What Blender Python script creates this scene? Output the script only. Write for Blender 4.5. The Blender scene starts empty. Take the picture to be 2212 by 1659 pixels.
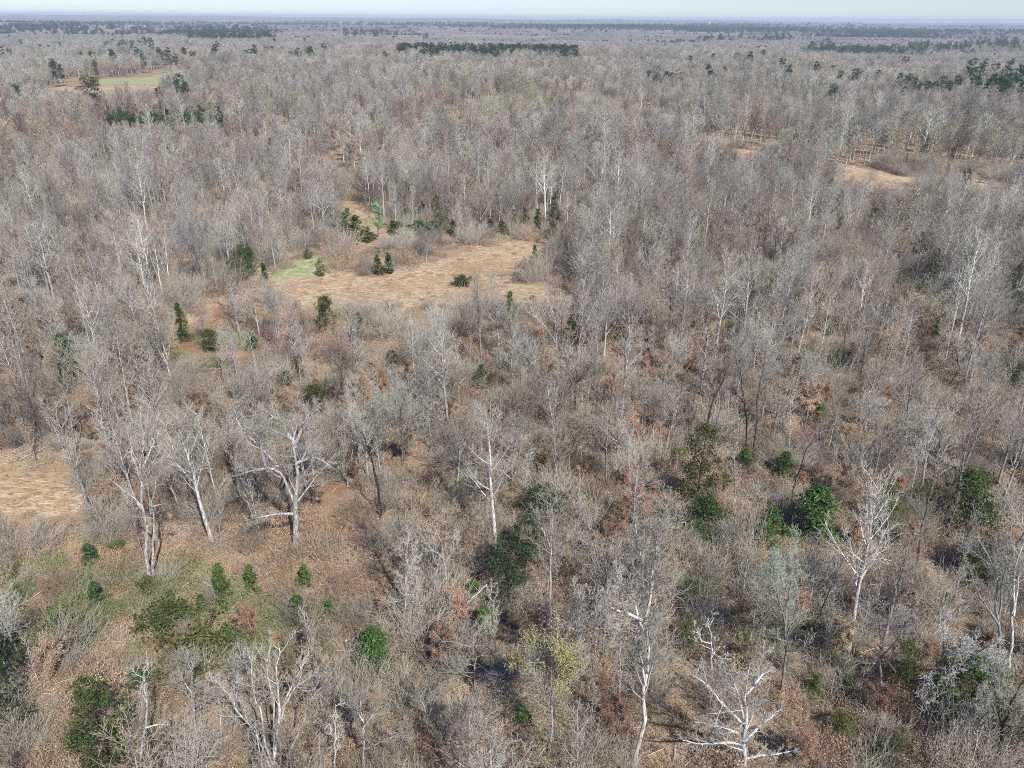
import bpy, math, random
import numpy as np
from mathutils import Matrix, Vector

rng = np.random.default_rng(11)
random.seed(5)
sc = bpy.context.scene
COL = sc.collection

# ------------------------------------------------------------ camera
H = 60.0
PITCH = math.radians(26.40)
ROLL = math.radians(0.44)
FOC = 2210.0 / 3072.0                      # focal length in image widths
cam_d = bpy.data.cameras.new('camera')
cam = bpy.data.objects.new('camera', cam_d)
COL.objects.link(cam)
cam_d.sensor_width = 36.0
cam_d.lens = 36.0 * FOC
cam_d.clip_start = 0.5
cam_d.clip_end = 60000.0
MW = Matrix.Translation((0, 0, H)) @ Matrix.Rotation(math.pi / 2 - PITCH, 4, 'X') @ Matrix.Rotation(ROLL, 4, 'Z')
cam.matrix_world = MW
sc.camera = cam
CR = np.array(MW.to_3x3())

# ------------------------------------------------------------ world, sun, exposure
SUN_EL = math.radians(47.0)
SUN_DIR = Vector((0.50 * math.cos(SUN_EL), -0.866 * math.cos(SUN_EL), math.sin(SUN_EL)))   # towards the sun
world = bpy.data.worlds.new('World')
sc.world = world
world.use_nodes = True
wn = world.node_tree
for n in list(wn.nodes):
    wn.nodes.remove(n)
wo = wn.nodes.new('ShaderNodeOutputWorld')
wb = wn.nodes.new('ShaderNodeBackground')
wsky = wn.nodes.new('ShaderNodeTexSky')
wsky.sky_type = 'NISHITA'
wsky.sun_disc = False
wsky.sun_elevation = SUN_EL
wsky.sun_rotation = math.atan2(SUN_DIR.x, SUN_DIR.y)
wsky.altitude = 200.0
wsky.air_density = 1.0
wsky.dust_density = 0.0
wsky.ozone_density = 3.0
wb.inputs['Strength'].default_value = 0.084
wt = wn.nodes.new('ShaderNodeMix'); wt.data_type = 'RGBA'; wt.blend_type = 'MULTIPLY'
wt.inputs[0].default_value = 1.0; wt.inputs[7].default_value = (0.775, 0.89, 1.21, 1)      # clear cool spring air
wn.links.new(wsky.outputs[0], wt.inputs[6])
wn.links.new(wt.outputs[2], wb.inputs[0])
wn.links.new(wb.outputs[0], wo.inputs[0])
sun_d = bpy.data.lights.new('sun', 'SUN')
sun_d.energy = 4.8
sun_d.angle = math.radians(0.5)
sun_d.color = (1.0, 0.955, 0.90)
sun = bpy.data.objects.new('sun', sun_d)
COL.objects.link(sun)
sun.rotation_euler = SUN_DIR.to_track_quat('Z', 'Y').to_euler()
sc.view_settings.view_transform = 'Standard'
sc.view_settings.look = 'None'
sc.view_settings.exposure = 0.45
sc.view_settings.gamma = 1.0
sc.render.engine = 'CYCLES'
cy = sc.cycles
cy.max_bounces = 4
cy.diffuse_bounces = 2
cy.glossy_bounces = 1
cy.transmission_bounces = 2
cy.volume_bounces = 0
cy.use_denoising = False
cy.use_adaptive_sampling = False
cy.filter_width = 1.0
cy.sample_clamp_indirect = 6.0

# ------------------------------------------------------------ terrain and picking
W22, H22 = 2212.0, 1659.0


def waves(x, y, seed, n=7):
    r = np.random.default_rng(seed)
    s = 0
    for i in range(n):
        a = r.uniform(0, 2 * math.pi)
        f = r.uniform(0.6, 2.4)
        s = s + np.sin((x * math.cos(a) + y * math.sin(a)) * f + r.uniform(0, 6.28)) / (f ** 0.5)
    return s / math.sqrt(n)


def smooth(a, b, x):
    t = np.clip((x - a) / (b - a), 0, 1)
    return t * t * (3 - 2 * t)


def terrain(x, y):
    x = np.asarray(x, float); y = np.asarray(y, float)
    d = np.hypot(x, y)
    z = 0.45 * waves(x / 22, y / 22, 1) + 0.9 * waves(x / 60, y / 60, 2)
    z = z * (0.5 + 0.5 * smooth(30, 200, d))
    z = z + 5.0 * smooth(300, 1400, d) * waves(x / 300, y / 260, 3)
    z = z + 11.0 * smooth(1200, 4000, d) * waves(x / 1300, y / 900, 4)
    z = z + 15.0 * smooth(3500, 8000, d) * waves(x / 3600, y / 1700, 6)
    z = z - 9.0 * smooth(1100, 1700, d) * (1 - smooth(2600, 5200, d))
    z = z + 16.0 * smooth(6000, 15000, d)
    return z


def pix_dir(px, py):
    v = np.array([(px - W22 / 2) / (W22 * FOC), -(py - H22 / 2) / (W22 * FOC), -1.0])
    return CR @ v


def ground(px, py):
    """The point of the ground seen at a place of the photograph (2212 x 1659 grid)."""
    d = pix_dir(px, py)
    z = 0.0
    for _ in range(12):
        t = (z - H) / min(d[2], -1e-4)
        z = float(terrain(d[0] * t, d[1] * t))
    return np.array([d[0] * t, d[1] * t, z])


def canopy(px, py, h=14.0):
    """The foot of a tree whose crown stands at a place of the photograph, h above its foot."""
    d = pix_dir(px, py)
    z = 0.0
    for _ in range(12):
        t = (z + h - H) / min(d[2], -1e-4)
        z = float(terrain(d[0] * t, d[1] * t))
    return np.array([d[0] * t, d[1] * t, z])


def project(P):
    q = (np.atleast_2d(P) - np.array([0, 0, H])) @ CR
    w = np.where(q[:, 2] < -1e-6, -q[:, 2], 1e-6)
    return np.stack([q[:, 0] / w * W22 * FOC + W22 / 2, -q[:, 1] / w * W22 * FOC + H22 / 2], 1)


def on_plane(px, py, base, dy=0.0):
    d = pix_dir(px, py)
    t = (base[1] + dy) / d[1]
    return np.array([d[0] * t, base[1] + dy, H + d[2] * t])


# ------------------------------------------------------------ materials
def new_mat(name):
    m = bpy.data.materials.new(name)
    m.use_nodes = True
    nt = m.node_tree
    for n in list(nt.nodes):
        nt.nodes.remove(n)
    return m, nt, nt.nodes.new('ShaderNodeOutputMaterial')


def attr_mat(name, leaf=False, vary=(0.72, 1.28), bark=0.0, hue=0.012):
    m, nt, out = new_mat(name)
    L = nt.links
    at = nt.nodes.new('ShaderNodeAttribute'); at.attribute_name = 'Col'
    oi = nt.nodes.new('ShaderNodeObjectInfo')
    mr = nt.nodes.new('ShaderNodeMapRange')
    mr.inputs['To Min'].default_value = vary[0]; mr.inputs['To Max'].default_value = vary[1]
    L.new(oi.outputs['Random'], mr.inputs['Value'])
    m7 = nt.nodes.new('ShaderNodeMath'); m7.operation = 'MULTIPLY'; m7.inputs[1].default_value = 7.31
    fr = nt.nodes.new('ShaderNodeMath'); fr.operation = 'FRACT'
    L.new(oi.outputs['Random'], m7.inputs[0]); L.new(m7.outputs[0], fr.inputs[0])
    mh = nt.nodes.new('ShaderNodeMapRange')
    mh.inputs['To Min'].default_value = 0.5 - hue; mh.inputs['To Max'].default_value = 0.5 + hue
    L.new(fr.outputs[0], mh.inputs['Value'])
    hs = nt.nodes.new('ShaderNodeHueSaturation')
    L.new(at.outputs['Color'], hs.inputs['Color']); L.new(mr.outputs[0], hs.inputs['Value']); L.new(mh.outputs[0], hs.inputs['Hue'])
    col = hs.outputs[0]
    if bark > 0:
        tc = nt.nodes.new('ShaderNodeTexCoord')
        mp = nt.nodes.new('ShaderNodeMapping'); mp.inputs['Scale'].default_value = (4.0, 4.0, 1.1)
        no = nt.nodes.new('ShaderNodeTexNoise'); no.inputs['Scale'].default_value = 1.6; no.inputs['Detail'].default_value = 4.0
        L.new(tc.outputs['Object'], mp.inputs[0]); L.new(mp.outputs[0], no.inputs['Vector'])
        m2 = nt.nodes.new('ShaderNodeMapRange')
        m2.inputs['From Min'].default_value = 0.34; m2.inputs['From Max'].default_value = 0.66
        m2.inputs['To Min'].default_value = 1 - bark; m2.inputs['To Max'].default_value = 1 + bark * 0.5
        L.new(no.outputs[0], m2.inputs['Value'])
        mx = nt.nodes.new('ShaderNodeVectorMath'); mx.operation = 'SCALE'
        L.new(col, mx.inputs[0]); L.new(m2.outputs[0], mx.inputs['Scale'])
        col = mx.outputs[0]
    df = nt.nodes.new('ShaderNodeBsdfDiffuse')
    L.new(col, df.inputs['Color'])
    if leaf:
        tr = nt.nodes.new('ShaderNodeBsdfTranslucent')
        L.new(col, tr.inputs['Color'])
        ms = nt.nodes.new('ShaderNodeMixShader'); ms.inputs[0].default_value = 0.25
        L.new(df.outputs[0], ms.inputs[1]); L.new(tr.outputs[0], ms.inputs[2])
        L.new(ms.outputs[0], out.inputs[0])
    else:
        L.new(df.outputs[0], out.inputs[0])
    return m


M_BARK = attr_mat('bark', bark=0.62, vary=(0.72, 1.18))
M_TWIG = attr_mat('twigs', vary=(0.72, 1.25))
M_LEAF = attr_mat('leaves', leaf=True, vary=(0.7, 1.3), hue=0.02)
M_FAR = attr_mat('far_wood', vary=(0.8, 1.2), hue=0.015)
M_MID = attr_mat('mid_wood', vary=(0.55, 1.3), hue=0.015)


# ------------------------------------------------------------ geometry helpers (numpy)
def nrm(v):
    return v / np.maximum(np.linalg.norm(v, axis=-1, keepdims=True), 1e-9)


def perp(t):
    a = np.where(np.abs(t[..., 2:3]) < 0.9, np.array([0, 0, 1.0]), np.array([1.0, 0, 0]))
    u = nrm(np.cross(t, a))
    return u, np.cross(t, u)


def tubes(P, R, k, col, jit=0.0):
    """Tapered tubes along polylines P (M,n,3) with radii R (M,n); returns (V, F, C)."""
    M, n = P.shape[:2]
    T = np.empty_like(P)
    T[:, 1:-1] = P[:, 2:] - P[:, :-2]; T[:, 0] = P[:, 1] - P[:, 0]; T[:, -1] = P[:, -1] - P[:, -2]
    T = nrm(T)
    t0 = nrm(P[:, -1] - P[:, 0])
    u0, _ = perp(t0)
    u = nrm(u0[:, None] - T * np.sum(u0[:, None] * T, -1, keepdims=True))
    v = np.cross(T, u)
    a = np.arange(k) * 2 * math.pi / k
    V = P[:, :, None] + R[:, :, None, None] * (np.cos(a)[:, None] * u[:, :, None] + np.sin(a)[:, None] * v[:, :, None])
    i = np.arange(M)[:, None, None] * n * k + np.arange(n - 1)[None, :, None] * k
    j = np.arange(k)[None, None, :]
    j2 = (j + 1) % k
    F = np.stack([i + j, i + j2, i + k + j2, i + k + j], -1).reshape(-1, 4)
    c = np.asarray(col, float)
    C = np.empty((M, n, k, 3))
    if c.ndim == 1:
        C[:] = c
    else:
        C[:] = c[:, None, None, :]
    if jit:
        C *= rng.uniform(1 - jit, 1 + jit, (M, 1, 1, 1))
    return V.reshape(-1, 3), F, C.reshape(-1, 3)


def leaves(cen, nor, size, asp, col, jit=0.35):
    n = len(cen)
    u, v = perp(nor)
    a = rng.uniform(0, 2 * math.pi, (n, 1))
    uu = u * np.cos(a) + v * np.sin(a); vv = -u * np.sin(a) + v * np.cos(a)
    s = size * rng.uniform(0.6, 1.35, (n, 1))
    V = np.stack([cen - uu * s, cen - vv * s * asp, cen + uu * s, cen + vv * s * asp], 1)
    V[:, 1] += nor * s * 0.2
    F = np.arange(n * 4).reshape(-1, 4)
    c = np.asarray(col, float)
    if c.ndim == 1:
        c = np.repeat(c[None], n, 0)
    c = c * rng.uniform(1 - jit, 1 + jit, (n, 1))
    return V.reshape(-1, 3), F, np.repeat(c, 4, 0)


def spawn(P, R, c, t0, t1, ang, lenf, n, up=0.1, wob=0.12, rf=0.6, rmin=0.008, taper=0.25, shape=0.5, lens=None, amb=0.35):
    """c children on every parent polyline."""
    M, m = P.shape[:2]
    t = t0 + (t1 - t0) * (np.arange(c)[None] + rng.uniform(0, 1, (M, c))) / c
    ii = np.clip((t * (m - 1)).astype(int), 0, m - 2)
    fr = (t * (m - 1) - ii)[..., None]
    rows = np.arange(M)[:, None]
    A = P[rows, ii]; B = P[rows, ii + 1]
    base = A * (1 - fr) + B * fr
    tan = nrm(B - A)
    r = R[rows, ii] * (1 - fr[..., 0]) + R[rows, ii + 1] * fr[..., 0]
    u, v = perp(tan)
    az = (np.arange(c)[None] * 2.4 + rng.uniform(0, 6.28, (M, 1)) + rng.uniform(-0.6, 0.6, (M, c)))[..., None]
    an = np.radians(ang) * rng.uniform(1 - amb, 1 + amb, (M, c, 1))
    d = nrm(np.cos(an) * tan + np.sin(an) * (np.cos(az) * u + np.sin(az) * v))
    if lens is None:
        plen = np.linalg.norm(np.diff(P, axis=1), axis=-1).sum(1)[:, None]
        ln = plen * lenf * (1 - shape * (t - t0) / max(t1 - t0, 1e-3)) * rng.uniform(0.65, 1.3, (M, c))
    else:
        ln = lens(t) * rng.uniform(0.7, 1.25, (M, c))
    N = M * c
    d = d.reshape(N, 3); p = base.reshape(N, 3).copy(); ln = ln.reshape(N, 1)
    out = np.empty((N, n, 3)); out[:, 0] = p
    for s in range(1, n):
        d = nrm(d + np.array([0, 0, up]) + rng.normal(0, wob, (N, 3)))
        p = p + d * ln / (n - 1)
        out[:, s] = p
    r0 = np.maximum(r.reshape(N) * rf, rmin)
    R2 = np.maximum(r0[:, None] * np.linspace(1, taper, n)[None], rmin * 0.6)
    return out, R2


def build_mesh(name, geos, mat, smooth_on=True):
    V = np.concatenate([g[0] for g in geos]); C = np.concatenate([g[2] for g in geos])
    off = 0
    Fs = []
    for g in geos:
        Fs.append(g[1] + off); off += len(g[0])
    me = bpy.data.meshes.new(name)
    me.vertices.add(len(V)); me.vertices.foreach_set('co', V.astype(np.float32).ravel())
    tot = np.concatenate([np.full(len(f), f.shape[1], np.int32) for f in Fs])
    lv = np.concatenate([f.ravel() for f in Fs]).astype(np.int32)
    me.loops.add(len(lv)); me.loops.foreach_set('vertex_index', lv)
    me.polygons.add(len(tot))
    st = np.zeros(len(tot), np.int32); st[1:] = np.cumsum(tot)[:-1]
    me.polygons.foreach_set('loop_start', st); me.polygons.foreach_set('loop_total', tot)
    me.polygons.foreach_set('use_smooth', np.full(len(tot), smooth_on))
    ca = me.attributes.new('Col', 'FLOAT_COLOR', 'POINT')
    ca.data.foreach_set('color', np.concatenate([C, np.ones((len(C), 1))], 1).astype(np.float32).ravel())
    me.materials.append(mat)
    me.update(calc_edges=True)
    return me


# colours (linear albedo)
WHITE = (0.56, 0.535, 0.48)
PALE = (0.42, 0.40, 0.36)
GREY = (0.33, 0.31, 0.285)
DARK = (0.055, 0.05, 0.047)
DARKG = (0.17, 0.155, 0.14)
TW_GREY = (0.41, 0.39, 0.33)
TW_PINK = (0.42, 0.335, 0.275)
TW_TAN = (0.45, 0.37, 0.265)
TW_RED = (0.37, 0.265, 0.205)
TW_OLIVE = (0.40, 0.39, 0.28)
TW_WHITE = (0.48, 0.46, 0.405)
TW_SAGE = (0.42, 0.45, 0.36)


def crown_from(P, R, spec, tw):
    """Limbs, branches and twigs grown from stems; returns geometry and the finest polylines."""
    g = []
    c1, t0, t1, ang, lenf, up, wob, sh = spec['l1']
    b1 = spawn(P, R, c1, t0, t1, ang, lenf, 7, up, wob, spec.get('rf', 0.5), 0.03, 0.2, sh)
    col1 = spec.get('limb', PALE)
    g.append(tubes(b1[0], b1[1], 4, col1, 0.12))
    c2 = spec.get('c2', 8)
    b2 = spawn(b1[0], b1[1], c2, 0.15, 0.98, spec.get('a2', 42), spec.get('f2', 0.5), 5, spec.get('up2', 0.12), 0.14, 0.6, 0.016, 0.3, 0.45)
    g.append(tubes(b2[0], b2[1], 3, np.array(col1) * 0.5 + np.array(tw) * 0.5, 0.15))
    b3 = spawn(b2[0], b2[1], spec.get('c3', 6), 0.15, 0.98, 38, spec.get('f3', 0.55), 3, 0.1, 0.12, 0.7, spec.get('r3', 0.011), 0.5, 0.4)
    g.append(tubes(b3[0], b3[1], 3, tw, 0.2))
    b4 = None
    if spec.get('c4', 0):
        b4 = spawn(b3[0], b3[1], spec['c4'], 0.2, 1.0, 35, 0.6, 2, 0.1, 0.1, 0.8, spec.get('r3', 0.011) * 0.8, 0.5, 0.3)
        g.append(tubes(b4[0], b4[1], 3, tw, 0.25))
    return g, b1, b2, b3


def stem(h, r, lean=0.03, wob=0.05, n=12, x=0.0, y=0.0):
    z = np.linspace(0, 1, n)
    a = rng.uniform(0, 6.28)
    dx = lean * h * z ** 1.5 * math.cos(a) + np.cumsum(rng.normal(0, wob * h / n, n)) * 0.6
    dy = lean * h * z ** 1.5 * math.sin(a) + np.cumsum(rng.normal(0, wob * h / n, n)) * 0.6
    P = np.stack([x + dx - dx[0], y + dy - dy[0], z * h], 1)[None]
    R = (r * (1 - z) ** 0.8 + 0.02)[None]
    R[0, 0] *= 1.35
    return P, R


def forest_tree(h, kind, bark, tw, c4=1, r3=0.022):
    """kind: tall (straight and narrow), round (broom crown), vase (forked), pole (slim young)."""
    if kind == 'tall':
        P, R = stem(h, 0.0135 * h, 0.05, 0.08)
        spec = dict(l1=(20, 0.38, 0.99, 42, 0.30, 0.10, 0.07, 0.62), limb=bark, c2=6, c3=4, c4=c4, r3=r3)
    elif kind == 'round':
        P, R = stem(h * 0.72, 0.017 * h, 0.05, 0.06)
        spec = dict(l1=(18, 0.36, 0.99, 46, 0.62, 0.10, 0.08, 0.3), limb=bark, c2=7, f2=0.45, c3=5, c4=c4, r3=r3)
    elif kind == 'vase':
        P0, R0 = stem(h * 0.35, 0.019 * h, 0.04, 0.05, 7)
        P1, R1 = spawn(P0, R0 * 1.2, 5, 0.72, 1.0, 24, 0, 12, 0.05, 0.10, 0.62, 0.05, 0.12, 0, lens=lambda t: h * 0.66 + 0 * t)
        Pn = np.zeros((1, 12, 3)); Rn = np.zeros((1, 12))
        for i in range(12):
            s = i / 11 * 6; k = min(int(s), 5); f = s - k
            Pn[0, i] = P0[0, k] * (1 - f) + P0[0, k + 1] * f; Rn[0, i] = R0[0, k] * (1 - f) + R0[0, k + 1] * f
        Rn = np.maximum(Rn, 0.009 * h)
        P = np.concatenate([Pn, P1]); R = np.concatenate([Rn, R1])
        spec = dict(l1=(9, 0.3, 0.99, 40, 0.42, 0.06, 0.12, 0.5), limb=bark, c2=7, c3=5, c4=c4, r3=r3)
        g, b1, b2, b3 = crown_from(P1, R1, spec, tw)
        return [tubes(P, R, 6, bark, 0.05)], g, (b1, b2, b3)
    else:
        P, R = stem(h, 0.007 * h, 0.05, 0.05)
        spec = dict(l1=(15, 0.30, 0.99, 38, 0.22, 0.14, 0.07, 0.5), limb=bark, c2=5, c3=4, c4=max(c4 - 2, 0), r3=r3)
    g, b1, b2, b3 = crown_from(P, R, spec, tw)
    return [tubes(P, R, 6, bark, 0.05)], g, (b1, b2, b3)


def clumped(centres, spread, per, size, asp, col, upb=0.4, jit=0.4):
    n = len(centres)
    c = np.repeat(centres, per, 0) + rng.normal(0, 1, (n * per, 3)) * spread
    nor = nrm(rng.normal(0, 1, (n * per, 3)) + np.array([0, 0, upb]))
    cc = np.repeat(np.asarray(col) * rng.uniform(0.65, 1.3, (n, 1)), per, 0)
    return leaves(c, nor, size, asp, cc, jit)


def cedar(h, r, col, n=130, per=34, size=0.15, low=0.04, shape='oval'):
    P, R = stem(h * 0.95, 0.012 * h + 0.03, 0.02, 0.03)
    z = rng.uniform(low, 1, n) ** 0.9
    if shape == 'oval':
        prof = np.sin(np.clip(z * 0.86 + 0.12, 0, 1) * math.pi) ** 0.6
    elif shape == 'cone':
        prof = (1 - z) ** 0.8 + 0.06
    else:
        prof = np.sqrt(np.clip(1 - (2 * (z - 0.5)) ** 2, 0.05, 1))
    a = rng.uniform(0, 6.28, n)
    lump = 1 + 0.3 * np.sin(a * 3 + z * 9 + n) + 0.25 * np.sin(a * 5 - z * 14) + rng.normal(0, 0.1, n)
    rr = r * prof * lump * np.sqrt(rng.uniform(0.25, 1, n))
    cen = np.stack([np.cos(a) * rr, np.sin(a) * rr, z * h], 1)
    sp = r * 0.14
    g = [clumped(cen, np.array([sp, sp, sp * 0.8]), per, size, 0.42, col, 0.5)]
    # limbs reaching the clumps
    k = min(n, 40)
    s = np.stack([0 * rr[:k], 0 * rr[:k], np.maximum(cen[:k, 2] - 0.35 * rr[:k], 0.2)], 1)
    lp = np.stack([s, (s + cen[:k]) / 2 + [0, 0, 0.1], cen[:k]], 1)
    trunk = [tubes(P, R, 6, (0.16, 0.12, 0.09)), tubes(lp, np.full((k, 3), 0.03), 3, (0.16, 0.12, 0.09))]
    return trunk, g


def pine(h, col, r=2.6, per=30, size=0.24, n=42, bare=0.5):
    P, R = stem(h * 0.97, 0.011 * h, 0.03, 0.03)
    z = rng.uniform(bare, 1, n)
    prof = np.sqrt(np.clip(1 - ((z - (1 + bare) / 2) / ((1 - bare) / 2 + 0.08)) ** 2, 0.08, 1))
    a = rng.uniform(0, 6.28, n)
    rr = r * prof * rng.uniform(0.3, 1.1, n)
    cen = np.stack([np.cos(a) * rr + 0.02 * h * 0, np.sin(a) * rr, z * h], 1)
    s = np.stack([0 * rr, 0 * rr, cen[:, 2] - 0.3 * rr], 1)
    lp = np.stack([s, (s + cen) / 2, cen], 1)
    trunk = [tubes(P, R, 6, (0.21, 0.15, 0.11)), tubes(lp, np.full((n, 3), 0.05), 3, (0.2, 0.15, 0.11))]
    return trunk, [clumped(cen, np.array([0.55, 0.55, 0.4]), per, size, 0.4, col, 0.5)]


def leafy(h, tw, bark, leafcol, size=0.11, per=5, cov=1.0, c1=14, flat=1.2, round_=False):
    """A small tree that carries leaves along its branches."""
    P, R = stem(h, 0.009 * h + 0.02, 0.06, 0.06)
    spec = dict(l1=(c1, 0.18, 0.99, 58 if not round_ else 44, 0.42, 0.05, 0.08, 0.55), limb=bark, c2=6, c3=4, c4=0, r3=0.01)
    g, b1, b2, b3 = crown_from(P, R, spec, tw)
    pts = b3[0].reshape(-1, 3)
    keep = rng.uniform(0, 1, len(pts)) < cov
    # whole branches without leaves leave gaps
    gap = np.sin(pts[:, 0] * 2.1 + 1) + np.sin(pts[:, 1] * 2.3) + np.sin(pts[:, 2] * 1.7) > -0.9
    pts = pts[keep & gap]
    c = np.repeat(pts, per, 0) + rng.normal(0, 0.14, (len(pts) * per, 3))
    nor = nrm(rng.normal(0, 1, c.shape) + np.array([0, 0, flat]))
    return [tubes(P, R, 6, bark, 0.05)], g, [leaves(c, nor, size, 0.55, leafcol, 0.4)]


def brush(kind, rad=2.2, n=150):
    """A tangle of thin stems with litter at their feet (for the scattered undergrowth)."""
    g = []
    a = rng.uniform(0, 6.28, n); rr = rad * np.sqrt(rng.uniform(0, 1, n))
    p = np.stack([np.cos(a) * rr, np.sin(a) * rr, np.full(n, -0.1)], 1)
    if kind == 'grass':
        n2 = n * 3
        a = rng.uniform(0, 6.28, n2); rr = rad * np.sqrt(rng.uniform(0, 1, n2))
        p = np.stack([np.cos(a) * rr, np.sin(a) * rr, np.full(n2, -0.05)], 1)
        d = nrm(np.stack([rng.normal(0, .45, n2), rng.normal(0, .45, n2), np.ones(n2)], 1))
        ln = rng.uniform(0.35, 0.95, (n2, 1))
        P = np.stack([p, p + d * ln * 0.6, p + d * ln + rng.normal(0, .15, (n2, 3)) - [0, 0, 0.1]], 1)
        c = np.array([(0.50, 0.37, 0.23)]) * rng.uniform(0.65, 1.25, (n2, 1))
        g.append(tubes(P, np.tile([[0.022, 0.018, 0.008]], (n2, 1)), 3, c))
        return g
    h = dict(red=2.0, tan=1.3, green=1.4, low=0.7, tall=4.2, shrub=2.6, leafy=1.9)[kind]
    base = dict(red=(0.36, 0.285, 0.21), tan=(0.48, 0.40, 0.30), green=(0.32, 0.33, 0.19), low=(0.43, 0.35, 0.26), tall=(0.45, 0.405, 0.325), shrub=(0.44, 0.395, 0.31), leafy=(0.40, 0.31, 0.23))[kind]
    if kind == 'shrub':
        p[:, :2] *= 0.25
    d = nrm(np.stack([rng.normal(0, .38, n), rng.normal(0, .38, n), np.ones(n)], 1))
    ln = h * rng.uniform(0.45, 1.3, (n, 1))
    k = 5
    P = np.empty((n, k, 3)); P[:, 0] = p
    for s in range(1, k):
        d = nrm(d + rng.normal(0, .16, (n, 3)) - [0, 0, 0.06 if kind != 'tall' else 0.0])
        p = p + d * ln / (k - 1); P[:, s] = p
    R = np.linspace(0.022, 0.010, k)[None].repeat(n, 0)
    c = np.array([base]) * rng.uniform(0.7, 1.3, (n, 1))
    g.append(tubes(P, R, 3, c))
    b = spawn(P, R, 4, 0.3, 0.98, 45, 0.38, 3, 0.08, 0.15, 0.8, 0.008, 0.6)
    g.append(tubes(b[0], b[1], 3, base, 0.3))
    # fallen sticks
    m = 9
    a = rng.uniform(0, 6.28, m); rr = rad * np.sqrt(rng.uniform(0, 1, m)); q = rng.uniform(0, 6.28, m)
    l2 = rng.uniform(0.8, 2.6, m)
    s = np.stack([np.cos(a) * rr, np.sin(a) * rr, np.full(m, 0.08)], 1)
    e = s + np.stack([np.cos(q) * l2, np.sin(q) * l2, rng.uniform(0, 0.3, m)], 1)
    g.append(tubes(np.stack([s, (s + e) / 2 + [0, 0, .05], e], 1), np.tile([[0.035, 0.03, 0.015]], (m, 1)), 4, (0.45, 0.41, 0.37), 0.3))
    # litter
    if kind == 'leafy':
        q = P[rng.integers(0, n, 46), rng.integers(2, 5, 46)]
        g.append(clumped(q, 0.24, 26, 0.068, 0.55, (0.47, 0.315, 0.20), 0.8, 0.4))
    if kind == 'green':
        nl, lc, zz, sz = 800, np.array([0.15, 0.20, 0.07]), h * 0.7, 0.08
    else:
        nl, lc, zz, sz = 520, np.array([0.42, 0.295, 0.19]), 0.16, 0.055
    a = rng.uniform(0, 6.28, nl); rr = rad * 1.1 * np.sqrt(rng.uniform(0, 1, nl))
    cpt = np.stack([np.cos(a) * rr, np.sin(a) * rr, np.abs(rng.normal(0, 1, nl)) * zz * 0.5 + 0.02], 1)
    g.append(leaves(cpt, nrm(rng.normal(0, .6, (nl, 3)) + [0, 0, 1]), sz, 0.6, lc, 0.45))
    return g


# ------------------------------------------------------------ objects
def link(name, data, parent=None, loc=None, rot=None, scale=None):
    o = bpy.data.objects.new(name, data)
    COL.objects.link(o)
    if parent is not None:
        o.parent = parent
    if loc is not None:
        o.location = loc
    if rot is not None:
        o.rotation_euler = rot
    if scale is not None:
        o.scale = (scale,) * 3 if np.isscalar(scale) else scale
    return o


def tag(o, label=None, cat=None, group=None, kind=None):
    if label: o['label'] = label
    if cat: o['category'] = cat
    if group: o['group'] = group
    if kind: o['kind'] = kind
    return o


def thing(name, parts, loc, rotz=0.0, scale=1.0, label=None, cat='tree', group=None):
    """An Empty at the base with its parts: parts is a list of (part name, mesh)."""
    e = link(name, None, None, loc, (0, 0, rotz), scale)
    e.empty_display_size = 0.5
    tag(e, label, cat, group)
    for pn, me in parts:
        link(pn, me, e)
    return e


# ------------------------------------------------------------ zones of the photograph, taken onto the ground
def poly(pts):
    return np.array([ground(px, py)[:2] for px, py in pts])


def inside(pg, x, y):
    x = np.asarray(x, float); y = np.asarray(y, float)
    r = np.zeros(x.shape, bool)
    n = len(pg)
    bx0, by0 = pg.min(0); bx1, by1 = pg.max(0)
    cand = (x >= bx0) & (x <= bx1) & (y >= by0) & (y <= by1)
    if not cand.any():
        return r
    xs, ys = x[cand], y[cand]
    rr = np.zeros(xs.shape, bool)
    for i in range(n):
        x1, y1 = pg[i]; x2, y2 = pg[(i + 1) % n]
        if y1 == y2:
            continue
        c = ((y1 > ys) != (y2 > ys)) & (xs < (x2 - x1) * (ys - y1) / (y2 - y1) + x1)
        rr ^= c
    r[cand] = rr
    return r


Z_STRAW = [poly(p) for p in (
    [(555, 628), (600, 606), (680, 572), (720, 592), (830, 596), (930, 566), (985, 540), (1060, 528), (1192, 522), (1188, 556), (1150, 566), (1080, 590), (1110, 612), (1230, 618), (1246, 650), (1130, 662), (1000, 655), (830, 664), (640, 668)],
    [(345, 692), (432, 662), (425, 706), (372, 735), (352, 730)],
    [(702, 338), (722, 340), (752, 376), (738, 384), (708, 362)],
    [(728, 436), (775, 428), (800, 458), (850, 478), (848, 520), (800, 542), (752, 548), (780, 505), (742, 470)],
    [(-60, 985), (60, 1008), (140, 1000), (175, 1060), (140, 1110), (60, 1135), (-60, 1125)],
    [(1530, 655), (1560, 660), (1600, 710), (1565, 700)],
    [(1790, 366), (1850, 358), (1990, 392), (1992, 424), (1880, 408), (1800, 388)],
    [(2050, 392), (2120, 386), (2200, 402), (2130, 410)],
    [(1500, 326), (1600, 320), (1690, 334), (1600, 342)],
    [(428, 664), (470, 636), (560, 622), (585, 640), (500, 664), (440, 690)],
)]
Z_GREEN = [poly(p) for p in (
    [(575, 612), (600, 590), (640, 562), (700, 546), (716, 562), (680, 590), (620, 616)],
    [(0, 970), (55, 988), (40, 1010), (0, 1008)],
    [(205, 184), (210, 172), (330, 166), (360, 152), (404, 147), (408, 160), (350, 172), (345, 184)],
)]
Z_TANF = [poly(p) for p in ([(100, 206), (125, 188), (345, 184), (356, 196), (240, 208)],)]
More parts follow.
